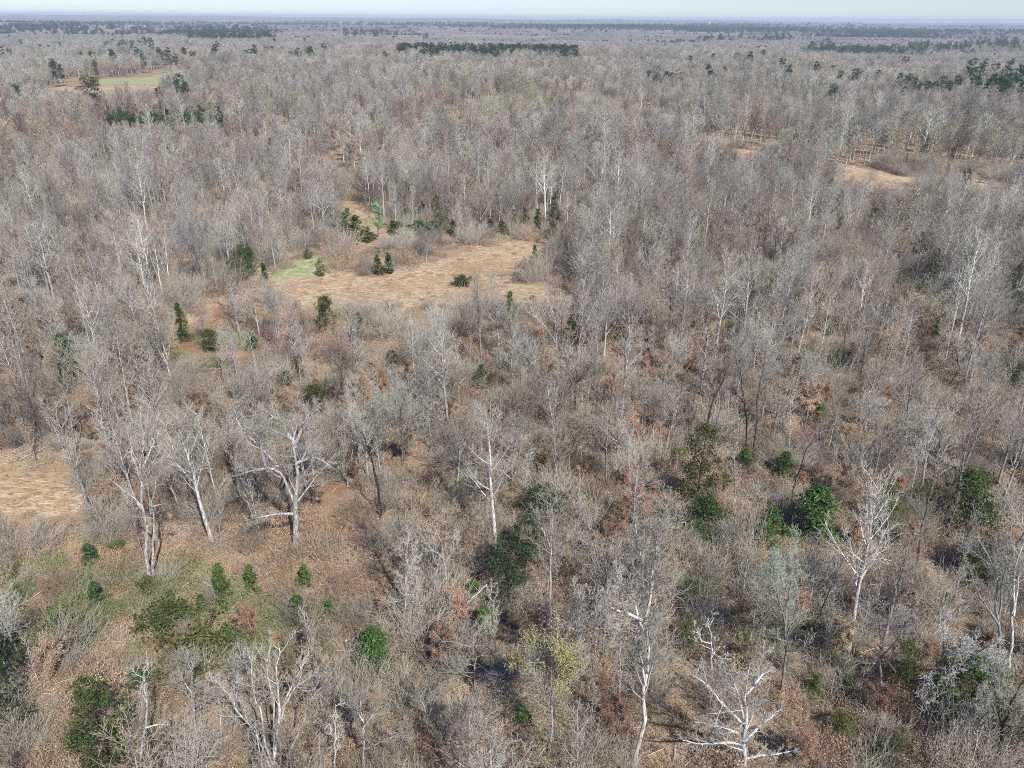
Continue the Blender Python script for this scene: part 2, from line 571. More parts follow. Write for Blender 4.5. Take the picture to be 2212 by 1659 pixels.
Z_OPEN = [poly(p) for p in (
    [(350, 1130), (480, 1090), (700, 1060), (840, 1150), (850, 1300), (760, 1340), (600, 1330), (420, 1400), (60, 1400), (0, 1330), (0, 1130), (200, 1120), (280, 1210)],
    [(850, 900), (925, 960), (960, 1080), (900, 1110), (840, 1040)],
)]
Z_YP = [poly([(215, 250), (480, 246), (486, 290), (215, 290)])]
Z_MARSH = [poly(p) for p in (
    [(1000, 240), (1130, 205), (1300, 222), (1430, 262), (1500, 300), (1330, 275), (1150, 260), (1010, 262)],
    [(1790, 370), (1960, 345), (2212, 385), (2212, 400), (2000, 430), (1850, 400)],
    [(1480, 310), (1700, 325), (1690, 345), (1500, 335)],
)]


def anyin(Z, x, y):
    r = np.zeros(np.shape(x), bool)
    for p in Z:
        r |= inside(p, x, y)
    return r


def sight_cap(x, y, Z=None, far=260):
    """Greatest height of growth in front of a clearing that leaves the clearing in view."""
    x = np.asarray(x, float); y = np.asarray(y, float)
    cap = np.full(x.shape, 99.0)
    Z = Z or (Z_STRAW + Z_GREEN + Z_TANF)
    base = anyin(Z, x, y)
    for m in np.concatenate([np.arange(2, 40, 2.5), np.arange(40, far, 9)]):
        f = 1 + m / y
        hit = anyin(Z, x * f, y * f)
        cap = np.where(hit & (cap > 90), H * (1 - 1 / f) * 1.05 + 0.5, cap)
    return np.where(base, 99.0, cap)


# ------------------------------------------------------------ ground
NR, NC = 860, 520
rows = -160 + 60 * (17500 / 60) ** (np.arange(NR) / (NR - 1))
u = np.linspace(-1, 1, NC)
GY = np.repeat(rows[:, None], NC, 1)
GX = (GY + 190) * u[None] * 1.25
GZ = terrain(GX, GY)
V = np.stack([GX, GY, GZ], -1).reshape(-1, 3)
i = (np.arange(NR - 1)[:, None] * NC + np.arange(NC - 1)[None]).ravel()
F = np.stack([i, i + 1, i + NC + 1, i + NC], 1)
jx = GX + 2.2 * waves(GX / 4, GY / 4, 21) + 0.8 * waves(GX / 1.2, GY / 1.2, 23); jy = GY + 2.6 * waves(GX / 4, GY / 4, 22)
mS = (anyin(Z_STRAW, jx, jy) | anyin(Z_TANF, GX, GY)).astype(float)
mG = anyin(Z_GREEN, jx, jy).astype(float)
mO = anyin(Z_OPEN, jx, jy).astype(float) * 0.7
gm = build_mesh('ground', [(V, F, np.stack([mS, mG, mO], -1).reshape(-1, 3))], None) if False else None
M_GROUND, nt, out = new_mat('leaf_litter_ground')
L = nt.links
geo = nt.nodes.new('ShaderNodeNewGeometry')
at = nt.nodes.new('ShaderNodeAttribute'); at.attribute_name = 'Col'
sep = nt.nodes.new('ShaderNodeSeparateColor'); L.new(at.outputs['Color'], sep.inputs[0])


def noise(scale, detail=4, rough=0.6):
    n = nt.nodes.new('ShaderNodeTexNoise')
    n.inputs['Scale'].default_value = scale; n.inputs['Detail'].default_value = detail; n.inputs['Roughness'].default_value = rough
    L.new(geo.outputs['Position'], n.inputs['Vector'])
    return n.outputs[0]


def ramp(fac, stops):
    r = nt.nodes.new('ShaderNodeValToRGB')
    e = r.color_ramp.elements
    while len(e) < len(stops): e.new(0.5)
    for k, (p, c) in enumerate(stops):
        e[k].position = p; e[k].color = (*c, 1)
    L.new(fac, r.inputs[0])
    return r.outputs[0]


def mixc(fac, a, b, mode='MIX'):
    m = nt.nodes.new('ShaderNodeMix'); m.data_type = 'RGBA'; m.blend_type = mode
    if isinstance(fac, float): m.inputs[0].default_value = fac
    else: L.new(fac, m.inputs[0])
    for k, s in ((6, a), (7, b)):
        if isinstance(s, tuple): m.inputs[k].default_value = (*s, 1)
        else: L.new(s, m.inputs[k])
    return m.outputs[2]


fine = noise(8.5, 4, 0.8)
lit = ramp(fine, [(0.30, (0.09, 0.06, 0.042)), (0.46, (0.26, 0.19, 0.13)), (0.58, (0.40, 0.30, 0.205)), (0.72, (0.58, 0.46, 0.33))])
patch = ramp(noise(0.07, 4), [(0.38, (0.85, 0.62, 0.50)), (0.5, (1, 1, 1)), (0.62, (1.0, 1.04, 0.9))])
lit = mixc(1.0, lit, patch, 'MULTIPLY')
grn = ramp(noise(0.25, 5), [(0.55, (0, 0, 0)), (0.68, (1, 1, 1))])
lit = mixc(grn, lit, mixc(1.0, lit, (0.75, 0.85, 0.55), 'MULTIPLY'))
mp = nt.nodes.new('ShaderNodeMapping'); mp.inputs['Scale'].default_value = (0.8, 2.0, 1); mp.inputs['Rotation'].default_value = (0, 0, 0.25)
L.new(geo.outputs['Position'], mp.inputs[0])
n2 = nt.nodes.new('ShaderNodeTexNoise'); n2.inputs['Scale'].default_value = 0.9; n2.inputs['Detail'].default_value = 5; n2.inputs['Roughness'].default_value = 0.7; n2.inputs['Distortion'].default_value = 1.2
L.new(mp.outputs[0], n2.inputs['Vector'])
straw = ramp(n2.outputs[0], [(0.33, (0.20, 0.13, 0.085)), (0.45, (0.38, 0.27, 0.175)), (0.55, (0.53, 0.41, 0.275)), (0.66, (0.72, 0.60, 0.42))])
straw = mixc(ramp(noise(0.06, 4), [(0.40, (0, 0, 0)), (0.58, (1, 1, 1))]), mixc(1.0, straw, (0.76, 0.72, 0.66), 'MULTIPLY'), mixc(1.0, straw, (0.92, 0.94, 0.90), 'MULTIPLY'))
grass = ramp(noise(0.5, 6, 0.75), [(0.32, (0.17, 0.19, 0.08)), (0.5, (0.28, 0.32, 0.16)), (0.66, (0.48, 0.43, 0.27))])
c = mixc(sep.outputs[0], lit, straw)
c = mixc(sep.outputs[1], c, grass)
df = nt.nodes.new('ShaderNodeBsdfDiffuse'); L.new(c, df.inputs['Color'])
bp = nt.nodes.new('ShaderNodeBump'); bp.inputs['Strength'].default_value = 0.7; bp.inputs['Distance'].default_value = 0.25
L.new(noise(2.2, 4, 0.7), bp.inputs['Height']); L.new(bp.outputs[0], df.inputs['Normal'])
L.new(df.outputs[0], out.inputs[0])
gm = build_mesh('ground', [(V, F, np.stack([mS, mG, mO], -1).reshape(-1, 3))], M_GROUND)
tag(link('ground', gm), 'forest floor of tan leaf litter with straw clearings', None, None, 'structure')

# ------------------------------------------------------------ prototype meshes
TONES = {'reddish': (GREY, TW_RED), 'olive': (DARKG, TW_OLIVE), 'dark': (DARKG, TW_TAN), 'pale grey': (PALE, TW_GREY), 'brownish grey': (GREY, TW_TAN), 'pinkish grey': (PALE, TW_PINK), 'whitish': (WHITE, TW_GREY), 'ash grey': (GREY, TW_GREY)}
NEAR = []       # (name, trunk mesh, crown mesh, height, describing words)
for kind, words, tone, h in (
        ('tall', 'tall straight', 'pale grey', 20), ('tall', 'tall straight', 'whitish', 21), ('tall', 'tall narrow', 'ash grey', 19),
        ('tall', 'tall narrow', 'pinkish grey', 17), ('tall', 'tall straight', 'brownish grey', 18),
        ('round', 'round-crowned', 'ash grey', 15), ('round', 'round-crowned', 'pale grey', 14), ('round', 'broad round', 'pinkish grey', 13), ('round', 'bushy', 'brownish grey', 12),
        ('tall', 'dark-trunked narrow', 'dark', 18), ('vase', 'dark forked', 'dark', 14), ('vase', 'forked spreading', 'whitish', 16), ('vase', 'forked spreading', 'pale grey', 15), ('vase', 'forked', 'ash grey', 14)):
    bk, tw = TONES[tone]
    t, g, _ = forest_tree(h, kind, bk, tw)
    NEAR.append((kind, build_mesh('trunk', t, M_BARK), build_mesh('crown', g, M_TWIG), h, words + ('' if tone == 'dark' else ' ' + tone)))
POLES = []
for words, tone, h in (('slender pale', 'pale grey', 11), ('slender whitish', 'whitish', 12), ('thin pinkish', 'pinkish grey', 9), ('thin brownish', 'brownish grey', 8), ('slim ash-grey', 'ash grey', 10)):
    bk, tw = TONES[tone]
    t, g, _ = forest_tree(h, 'pole', bk, tw, 2)
    POLES.append((build_mesh('trunk', t, M_BARK), build_mesh('crown', g, M_TWIG), h, words))


def joined(name, t, g, mat=M_TWIG):
    return build_mesh(name, list(t) + list(g), mat)


CED = (0.085, 0.125, 0.040)
OLI = (0.125, 0.145, 0.050)
BRI = (0.105, 0.175, 0.052)
DKG = (0.056, 0.092, 0.042)
CEDARS = []
for col, h, r, shp in ((CED, 9, 2.0, 'oval'), (OLI, 10, 2.0, 'oval'), (DKG, 8, 2.3, 'round'), (BRI, 7, 1.7, 'cone'), (CED, 6, 1.9, 'round')):
    t, g = cedar(h, r, col, 120, 32, 0.135, 0.03, shp)
    CEDARS.append((build_mesh('trunk', t, M_BARK), build_mesh('foliage', g, M_LEAF), h, r))
YPINE = []
for col, h in ((BRI, 4), ((0.11, 0.16, 0.05), 3.4), ((0.07, 0.13, 0.05), 3)):
    t, g = cedar(h, 0.85, col, 60, 30, 0.11, 0.04, 'cone')
    YPINE.append((build_mesh('trunk', t, M_BARK), build_mesh('foliage', g, M_LEAF), h, 0.85))
BUSH = []
for col, h, r in ((BRI, 3.0, 1.8), (OLI, 2.4, 1.7), ((0.10, 0.13, 0.05), 2.2, 1.7)):
    t, g = cedar(h, r, col, 70, 34, 0.12, 0.02, 'round')
    BUSH.append((build_mesh('stem', t, M_BARK), build_mesh('foliage', g, M_LEAF), h, r))
TANL = (0.45, 0.305, 0.195)
RUST = (0.35, 0.215, 0.14)
OAKS = []
for col, h, w in ((TANL, 6, 'tan'), (RUST, 6.5, 'rust-brown'), ((0.44, 0.335, 0.225), 5, 'pale tan'), ((0.40, 0.23, 0.13), 4, 'brown')):
    t, g, lv = leafy(h, TW_TAN, GREY, col, 0.066, 10, 0.8)
    OAKS.append((build_mesh('trunk', t, M_BARK), build_mesh('crown', g, M_TWIG), build_mesh('leaves', lv, M_LEAF), h, w))
BUDS = []
for col, h in (((0.50, 0.46, 0.14), 15), ((0.34, 0.40, 0.22), 13)):
    t, g, lv = leafy(h, TW_GREY, WHITE, col, 0.10, 2, 0.7, 18, 0.6, True)
    BUDS.append((build_mesh('trunk', t, M_BARK), build_mesh('crown', g, M_TWIG), build_mesh('leaves', lv, M_LEAF), h))

# ------------------------------------------------------------ landmark trees read off the photograph
LM = []      # (px, py, short reference)
SPOTS = []   # (x, y, clearance) kept free by the random fill


def smooth_line(pts, n=14):
    pts = np.array(pts, float)
    s = np.r_[0, np.cumsum(np.linalg.norm(np.diff(pts, axis=0), axis=1))]
    q = np.linspace(0, s[-1], n)
    out = np.stack([np.interp(q, s, pts[:, k]) for k in range(3)], 1)
    for _ in range(2):
        out[1:-1] = out[1:-1] * 0.5 + (out[2:] + out[:-2]) * 0.25
    k = rng.normal(0, 0.016 * s[-1], (n - 2, 3)) * [1, 1, 0.5]
    k[1:] = k[1:] * 0.6 + k[:-1] * 0.4
    out[1:-1] += k * np.linspace(0.25, 1.0, n - 2)[:, None]
    return out


def landmark(stems, label, ref, bark, tw, r0, crown=(9, 0.45, 40, 0.3), c4=2, c2=7, name='bare_tree', leafcol=None, up=0.08, wob=0.13, r3=0.016):
    """stems: lists of photograph points from the base (or a fork) up; the first is the main trunk."""
    bx, by = stems[0][0]
    base = ground(bx, by)
    Ps, Rs = [], []
    for k, st in enumerate(stems):
        n = len(st)
        depth = np.zeros(n)
        drift = rng.uniform(-2.2, 2.2) if k else rng.uniform(-0.8, 0.8)
        q = [on_plane(px, py, base, 0 if j == 0 else drift * j / (n - 1)) for j, (px, py) in enumerate(st)]
        q = np.array(q) - base
        if k == 0:
            q[0] = (0, 0, -0.2)
        P = smooth_line(q)
        rr = r0 * (0.50 if k == 0 else 0.27)
        ln = np.linalg.norm(np.diff(q, axis=0), axis=1).sum()
        R = rr * (1 - np.linspace(0, 1, 14)) ** 0.85 + 0.022
        if k == 0: R[0] *= 1.35
        Ps.append(P); Rs.append(R)
    P = np.array(Ps); R = np.array(Rs)
    cc, ct0, ca, cl = crown
    if c4 <= 1 and bark[0] > 0.6: tw = TW_WHITE
    spec = dict(l1=(cc, ct0, 0.99, ca, cl, up, wob, 0.45), limb=np.array(bark) * 0.75 + np.array(tw) * 0.25, c2=c2, c3=5 if c4 > 1 else 4, c4=c4 if c4 > 1 else 1, r3=r3, rf=0.46)
    g, b1, b2, b3 = crown_from(P, R, spec, tw)
    parts = [('trunk', build_mesh('trunk', [tubes(P, R, 8, bark, 0.05)], M_BARK)), ('crown', build_mesh('crown', g, M_TWIG))]
    if leafcol is not None:
        pts = b3[0].reshape(-1, 3)
        gap = np.sin(pts[:, 0] * 1.3 + 1) + np.sin(pts[:, 1] * 1.4) + np.sin(pts[:, 2] * 1.1) > -0.5
        pts = pts[gap & (pts[:, 2] > pts[:, 2].max() * 0.3)]
        cpt = np.repeat(pts, 7, 0) + rng.normal(0, 0.2, (len(pts) * 7, 3))
        parts.append(('leaves', build_mesh('leaves', [leaves(cpt, nrm(rng.normal(0, 1, cpt.shape) + [0, 0, .6]), 0.068, 0.6, leafcol, 0.35)], M_LEAF)))
    thing(name, parts, base, 0, 1, label, 'tree')
    LM.append((bx, by, ref)); SPOTS.append((base[0], base[1], 3.2))


landmark([[(322, 1268), (318, 1180), (308, 1090), (306, 1000), (303, 905)], [(306, 1100), (290, 1075), (262, 1060)], [(308, 1050), (292, 1000), (280, 975)], [(309, 1010), (330, 960), (345, 930)]],
         'tall tree with whitish trunk and one long bent limb reaching down left', 'the tall whitish bent-limb tree', WHITE, TW_GREY, 0.42, (7, 0.5, 40, 0.22))
landmark([[(330, 1262), (328, 1200), (326, 1110), (338, 1050), (345, 1010)], [(326, 1110), (318, 1050), (320, 1000)], [(328, 1095), (345, 1090), (360, 1088)]],
         'whitish mottled trunk with short broken limbs close beside the bent-limb tree', 'the mottled broken-limb tree', WHITE, TW_GREY, 0.30, (6, 0.5, 40, 0.25))
landmark([[(638, 1180), (640, 1100), (640, 1020), (636, 950), (632, 880)], [(636, 1085), (612, 1020), (575, 1005), (530, 1020), (490, 1035)], [(600, 1008), (560, 960), (520, 930), (505, 880)],
          [(637, 960), (600, 905), (560, 880)], [(638, 965), (660, 900), (690, 872)], [(640, 1000), (680, 985), (720, 1010)], [(636, 1110), (590, 1110), (530, 1125)], [(575, 1010), (560, 950), (570, 890)]],
         'huge old oak with thick grey trunk and wide whitish spreading crown', 'the huge spreading oak', (0.42, 0.40, 0.375), TW_GREY, 0.72, (9, 0.3, 48, 0.30), c4=3)
landmark([[(823, 1120), (818, 1060), (806, 1000), (786, 960), (752, 938), (722, 925)], [(800, 985), (785, 940), (765, 915)]],
         'black crooked trunk curving up to the left over the brown ground', 'the black crooked trunk', DARK, TW_GREY, 0.36, (8, 0.5, 40, 0.4))
landmark([[(868, 1050), (869, 980), (870, 930), (868, 845)], [(869, 960), (840, 900), (822, 870)], [(869, 955), (905, 905), (925, 880)]],
         'round grey fan-shaped tree with dark straight trunk', 'the grey fan-shaped tree', (0.16, 0.15, 0.14), TW_GREY, 0.28, (14, 0.35, 36, 0.42), c4=4)
landmark([[(415, 640), (414, 580), (413, 530), (412, 462)], [(414, 580), (395, 520), (390, 490)], [(414, 575), (435, 515), (440, 490)]],
         'large pale round-headed tree at the left edge of the clearing', 'the pale round-headed tree', (0.30, 0.28, 0.26), (0.47, 0.46, 0.42), 0.38, (14, 0.35, 38, 0.42), c4=4, r3=0.018)
landmark([[(495, 612), (494, 560), (492, 500), (490, 440)]],
         'slim pale tree just right of the pale round-headed tree', 'the slim pale clearing tree', PALE, TW_GREY, 0.22, (12, 0.3, 36, 0.3), r3=0.016)
landmark([[(1350, 770), (1350, 730), (1362, 690), (1375, 640)], [(1350, 735), (1335, 690), (1325, 655)], [(1352, 720), (1352, 680), (1350, 640)], [(1362, 700), (1385, 690), (1395, 670)]],
         'dark vase-shaped tree with blackish limbs below the right end of the clearing', 'the dark vase-shaped tree', DARK, (0.34, 0.30, 0.28), 0.36, (8, 0.4, 38, 0.4), c4=3)
landmark([[(1525, 932), (1535, 880), (1562, 820), (1590, 765), (1612, 735)]],
         'dark trunk leaning steeply to the right above the tall olive cedar', 'the steeply leaning dark trunk', (0.10, 0.095, 0.085), TW_GREY, 0.34, (9, 0.5, 38, 0.3))
landmark([[(1611, 978), (1614, 930), (1608, 870), (1596, 820), (1588, 770)], [(1608, 870), (1590, 850), (1575, 830)]],
         'black sinuous trunk standing left of its forked twin', 'the left black sinuous trunk', DARK, TW_GREY, 0.24, (9, 0.5, 38, 0.3))
landmark([[(1626, 1000), (1628, 950), (1636, 880), (1640, 830), (1648, 775)], [(1630, 920), (1648, 895), (1675, 872)]],
         'dark forked trunk with an arm bent to the right', 'the dark right-armed trunk', (0.09, 0.08, 0.075), TW_GREY, 0.26, (9, 0.5, 38, 0.3))
landmark([[(1711, 1088), (1714, 1050), (1728, 1010), (1745, 970), (1762, 935)]],
         'black crooked stem leaning right beside the bright holly bush', 'the black stem by the holly', DARK, (0.30, 0.28, 0.27), 0.24, (9, 0.45, 38, 0.35))
landmark([[(1979, 1252), (1984, 1180), (2000, 1110), (2018, 1040), (2032, 960), (2050, 900)], [(2020, 1030), (2050, 1010), (2070, 1000)], [(2035, 940), (2015, 915), (2000, 905)]],
         'tall thin dark tree leaning right with a whitish broken top', 'the thin leaning white-topped tree', (0.18, 0.17, 0.16), TW_GREY, 0.26, (9, 0.55, 38, 0.22))
landmark([[(2045, 858), (2052, 830), (2068, 800), (2078, 772)], [(2070, 795), (2066, 750), (2058, 725)], [(2076, 780), (2095, 760), (2100, 740)]],
         'tree with curved dark trunk and pale fan crown near the right edge', 'the curved dark trunk', (0.08, 0.07, 0.065), TW_GREY, 0.3, (11, 0.4, 38, 0.45))
landmark([[(1951, 808), (1956, 760), (1963, 710), (1970, 668)]],
         'straight bright white dead trunk with hardly any branches', 'the bright white dead trunk', (0.70, 0.68, 0.64), TW_GREY, 0.24, (3, 0.5, 60, 0.12), c4=0)
landmark([[(1858, 786), (1862, 740), (1868, 692)]],
         'thin pale bare pole left of the bright white dead trunk', 'the thin pale pole', PALE, TW_GREY, 0.17, (5, 0.5, 45, 0.15), c4=1)
landmark([[(1821, 772), (1826, 730), (1832, 690), (1838, 650)], [(1830, 708), (1848, 690), (1862, 700)]],
         'dark narrow trunk with white scar and drooping right limb', 'the dark scarred trunk', (0.12, 0.11, 0.10), TW_GREY, 0.22, (8, 0.5, 40, 0.3))
landmark([[(588, 1672), (600, 1590), (604, 1520), (598, 1450), (600, 1385)], [(590, 1660), (572, 1590), (556, 1500), (536, 1410)], [(592, 1640), (592, 1540), (580, 1450), (585, 1390)],
          [(600, 1590), (622, 1500), (650, 1440), (668, 1410)], [(604, 1540), (640, 1480), (690, 1450)], [(586, 1660), (560, 1600), (520, 1540), (480, 1490)]],
         'large white fan of many bare stems rising at the bottom left of centre', 'the white many-stemmed tree', WHITE, TW_GREY, 0.32, (9, 0.5, 36, 0.18), c4=1, c2=6)
landmark([[(613, 1662), (640, 1590), (675, 1510), (710, 1455), (748, 1412)], [(675, 1510), (705, 1485), (740, 1470)]],
         'pale stem sweeping right beside the white many-stemmed tree', 'the pale right-sweeping stem', PALE, TW_GREY, 0.26, (8, 0.45, 36, 0.22), c4=1)
landmark([[(298, 1662), (304, 1610), (314, 1572), (318, 1530), (308, 1480), (312, 1440)], [(314, 1572), (340, 1565), (368, 1566)]],
         'white angular trunk with one arm sticking out right at the bottom left', 'the white angular one-armed trunk', (0.68, 0.66, 0.62), TW_GREY, 0.24, (5, 0.6, 45, 0.18), c4=1)
landmark([[(424, 1620), (420, 1560), (414, 1500), (418, 1430)], [(420, 1540), (450, 1510), (470, 1495)], [(417, 1500), (395, 1470), (385, 1450)]],
         'whitish small tree with flat-topped crown left of the many-stemmed one', 'the flat-topped whitish tree', PALE, TW_GREY, 0.2, (9, 0.5, 45, 0.25))
landmark([[(480, 1612), (476, 1560), (470, 1510), (466, 1465)]],
         'thin whitish stem between the flat-topped tree and the many-stemmed one', 'the thin stem left of centre', PALE, TW_GREY, 0.17, (9, 0.5, 42, 0.28))
landmark([[(503, 1600), (508, 1540), (514, 1470), (522, 1395)]],
         'pale slightly bent pole touching the left of the many-stemmed tree', 'the slightly bent pale pole', PALE, TW_GREY, 0.17, (6, 0.6, 40, 0.18))
landmark([[(1187, 1626), (1196, 1540), (1198, 1480), (1190, 1400)], [(1196, 1500), (1150, 1450), (1125, 1430)], [(1197, 1480), (1225, 1430), (1240, 1400)]],
         'tree with white trunk covered in pale yellow-green spring leaves', 'the yellow-green budding tree', WHITE, TW_GREY, 0.24, (13, 0.25, 42, 0.38), c4=0, name='budding_tree', leafcol=(0.58, 0.53, 0.23))
landmark([[(1372, 1664), (1388, 1560), (1398, 1450), (1392, 1370), (1385, 1290), (1372, 1130)], [(1390, 1360), (1372, 1320), (1362, 1240), (1350, 1180)], [(1392, 1350), (1410, 1270), (1415, 1190), (1420, 1140)],
          [(1388, 1340), (1345, 1320), (1300, 1308)], [(1395, 1480), (1380, 1400), (1370, 1370)]],
         'very tall whitish tree with many rising limbs at the bottom right of centre', 'the very tall whitish tree', WHITE, TW_GREY, 0.38, (18, 0.30, 30, 0.19), c4=3, r3=0.02)
landmark([[(1187, 1346), (1188, 1280), (1190, 1200), (1188, 1085)], [(1188, 1180), (1165, 1130), (1150, 1095)]],
         'tall pale tree standing in front of the dark evergreens at the centre', 'the tree in the dark evergreens', PALE, TW_GREY, 0.3, (12, 0.4, 40, 0.26))
landmark([[(870, 1388), (873, 1310), (876, 1240), (878, 1170)]],
         'slim pinkish-white tree with short level branches left of the dark evergreens', 'the slim short-branched tree', PALE, TW_GREY, 0.19, (16, 0.35, 55, 0.2))
landmark([[(965, 1278), (963, 1220), (955, 1180), (940, 1135)], [(963, 1210), (925, 1180), (905, 1160)], [(963, 1215), (985, 1180), (990, 1160)]],
         'pale tree with open airy crown left of the dark evergreens', 'the open airy pale tree', PALE, TW_GREY, 0.24, (10, 0.35, 42, 0.34))
landmark([[(1688, 1505), (1694, 1440), (1696, 1360), (1700, 1290), (1705, 1215)], [(1697, 1350), (1680, 1280), (1670, 1210)]],
         'pale sage-green lichen-covered tree with dark lower trunk', 'the sage-green lichen tree', (0.22, 0.21, 0.18), TW_SAGE, 0.3, (15, 0.35, 32, 0.28), c4=4)
landmark([[(1608, 1668), (1607, 1600), (1610, 1530), (1614, 1470), (1622, 1430)], [(1607, 1610), (1570, 1600), (1520, 1610), (1475, 1600)], [(1608, 1570), (1570, 1530), (1530, 1480), (1500, 1460)],
          [(1608, 1600), (1650, 1560), (1690, 1530)], [(1608, 1640), (1650, 1630), (1690, 1625), (1720, 1620)], [(1610, 1560), (1590, 1490), (1575, 1445)], [(1609, 1590), (1560, 1570), (1500, 1560)], [(1613, 1500), (1645, 1460), (1670, 1440)]],
         'brilliant white many-limbed tree at the bottom right of centre', 'the brilliant white tree', (0.68, 0.655, 0.61), (0.52, 0.50, 0.46), 0.42, (10, 0.2, 45, 0.28), c4=1, wob=0.16, r3=0.018)
landmark([[(1538, 1470), (1537, 1420), (1532, 1370), (1536, 1320)], [(1536, 1410), (1560, 1422), (1585, 1424)], [(1534, 1390), (1515, 1385), (1500, 1350)]],
         'white knotty snag with stubby branches above the brilliant white tree', 'the white knotty snag', (0.66, 0.64, 0.6), TW_GREY, 0.2, (6, 0.3, 50, 0.2), c4=0)
landmark([[(1995, 1604), (2008, 1550), (2022, 1500), (2036, 1465)], [(2036, 1465), (2075, 1445), (2125, 1435), (2175, 1425)], [(2032, 1472), (2038, 1400), (2034, 1330)], [(2045, 1460), (2070, 1410), (2075, 1380)], [(2070, 1450), (2110, 1410), (2150, 1390)]],
         'leaning dark forked tree with pale limbs sweeping right at the lower right', 'the leaning dark forked tree', (0.20, 0.19, 0.175), (0.45, 0.44, 0.42), 0.34, (9, 0.35, 42, 0.3), c4=2)
landmark([[(2151, 1484), (2154, 1400), (2158, 1330), (2152, 1240), (2110, 1160)], [(2157, 1350), (2130, 1310), (2095, 1250)], [(2158, 1330), (2170, 1250), (2172, 1190)]],
         'tall pale tree with long arm slanting up left near the right edge', 'the slanting-armed pale tree', PALE, TW_GREY, 0.32, (9, 0.45, 40, 0.26))
landmark([[(2182, 1468), (2186, 1380), (2196, 1280), (2206, 1160), (2210, 1090)], [(2190, 1330), (2200, 1250), (2215, 1180)]],
         'tall whitish tree standing at the very right edge', 'the tall right-edge tree', WHITE, TW_GREY, 0.3, (10, 0.45, 40, 0.24))
landmark([[(1905, 1510), (1903, 1450), (1900, 1390), (1905, 1320)], [(1903, 1420), (1940, 1380), (1960, 1340)], [(1903, 1400), (1875, 1370), (1865, 1350)]],
         'grey tree with upswept crown over the dark hollow at lower right', 'the grey hollow-side tree', GREY, TW_GREY, 0.26, (10, 0.4, 40, 0.34))
landmark([[(2101, 1664), (2110, 1600), (2118, 1560), (2105, 1510)], [(2112, 1580), (2090, 1550), (2080, 1540)], [(2116, 1565), (2130, 1530), (2128, 1500)]],
         'small whitish forked tree at the bottom near the right corner', 'the small forked whitish tree', PALE, TW_GREY, 0.2, (9, 0.4, 42, 0.3))
landmark([[(2151, 1668), (2158, 1610), (2168, 1560), (2190, 1500), (2225, 1450)], [(2165, 1570), (2150, 1500), (2140, 1450)]],
         'blackish leaning trunk at the bottom right corner', 'the blackish corner trunk', DARK, TW_GREY, 0.3, (9, 0.4, 40, 0.34))
landmark([[(1863, 1232), (1866, 1190), (1872, 1150), (1884, 1105), (1890, 1060)], [(1870, 1160), (1895, 1150), (1920, 1152)]],
         'thin pale tree with dark foot and side branch right of the holly', 'the thin dark-footed tree', (0.35, 0.33, 0.31), TW_GREY, 0.18, (9, 0.5, 42, 0.24))
landmark([[(785, 1668), (786, 1600), (786, 1550), (780, 1500)], [(786, 1620), (830, 1600), (880, 1575)], [(786, 1570), (815, 1530), (830, 1510)], [(786, 1560), (760, 1520), (745, 1500)]],
         'pale tree with long low limb reaching right at the bottom left of centre', 'the low-limbed bottom tree', (0.45, 0.43, 0.40), TW_GREY, 0.24, (10, 0.35, 42, 0.32))
landmark([[(925, 1582), (924, 1550), (908, 1510), (900, 1480)], [(924, 1550), (940, 1510), (955, 1485)]],
         'small pinkish-white vase-shaped tree below the rust oak sapling', 'the small vase-shaped tree', PALE, TW_GREY, 0.18, (10, 0.3, 38, 0.35))
landmark([[(994, 1668), (994, 1610), (992, 1530)], [(996, 1600), (1020, 1560), (1035, 1525)]],
         'pale upright tree with splayed twigs at the bottom centre', 'the splayed bottom-centre tree', PALE, TW_GREY, 0.2, (12, 0.3, 42, 0.36))
landmark([[(1024, 1500), (1024, 1460), (1026, 1420), (1022, 1370)]],
         'grey tree with drooping level branches left of the yellow-green tree', 'the drooping level-branched tree', GREY, TW_GREY, 0.17, (22, 0.1, 72, 0.5), up=-0.01)
landmark([[(723, 1664), (724, 1600), (725, 1522)], [(724, 1590), (710, 1575), (705, 1565)]],
         'thin white snag with stub branches at the bottom left of centre', 'the thin white snag', (0.62, 0.6, 0.56), TW_GREY, 0.16, (8, 0.2, 55, 0.14), c4=0)
landmark([[(1107, 1060), (1106, 1010), (1104, 985)], [(1106, 1035), (1080, 1015), (1050, 1005)], [(1106, 1030), (1130, 1000), (1150, 975)]],
         'low whitish spreading tree in the middle of the brown opening', 'the low whitish spreading tree', WHITE, TW_GREY, 0.22, (10, 0.3, 38, 0.45))
landmark([[(1241, 900), (1242, 860), (1243, 800), (1240, 760)], [(1243, 830), (1270, 800), (1285, 780)], [(1243, 820), (1215, 795), (1205, 780)]],
         'broad grey tree with dark shaded foot at the middle of the photograph', 'the broad grey middle tree', (0.22, 0.21, 0.195), TW_GREY, 0.3, (12, 0.35, 42, 0.42), c4=3)
landmark([[(1110, 870), (1106, 820), (1104, 770), (1110, 730)], [(1118, 850), (1140, 780), (1150, 740)]],
         'whitish forked tree with thin rising limbs above the middle', 'the whitish forked middle tree', WHITE, TW_GREY, 0.22, (10, 0.35, 38, 0.3))
landmark([[(1362, 1100), (1363, 1060), (1360, 1000), (1350, 930)]],
         'whitish slender tree with bushy head left of the olive cedar', 'the slender bushy-headed tree', PALE, TW_GREY, 0.2, (12, 0.4, 42, 0.3))
landmark([[(78, 960), (76, 900), (75, 850), (78, 790)], [(76, 890), (40, 850), (25, 830)], [(76, 890), (110, 850), (125, 830)]],
         'dense brown-twigged tree with dark foot at the left edge', 'the dense brown left-edge tree', (0.12, 0.10, 0.09), (0.33, 0.26, 0.215), 0.34, (16, 0.15, 52, 0.5), c4=4, up=0.02)
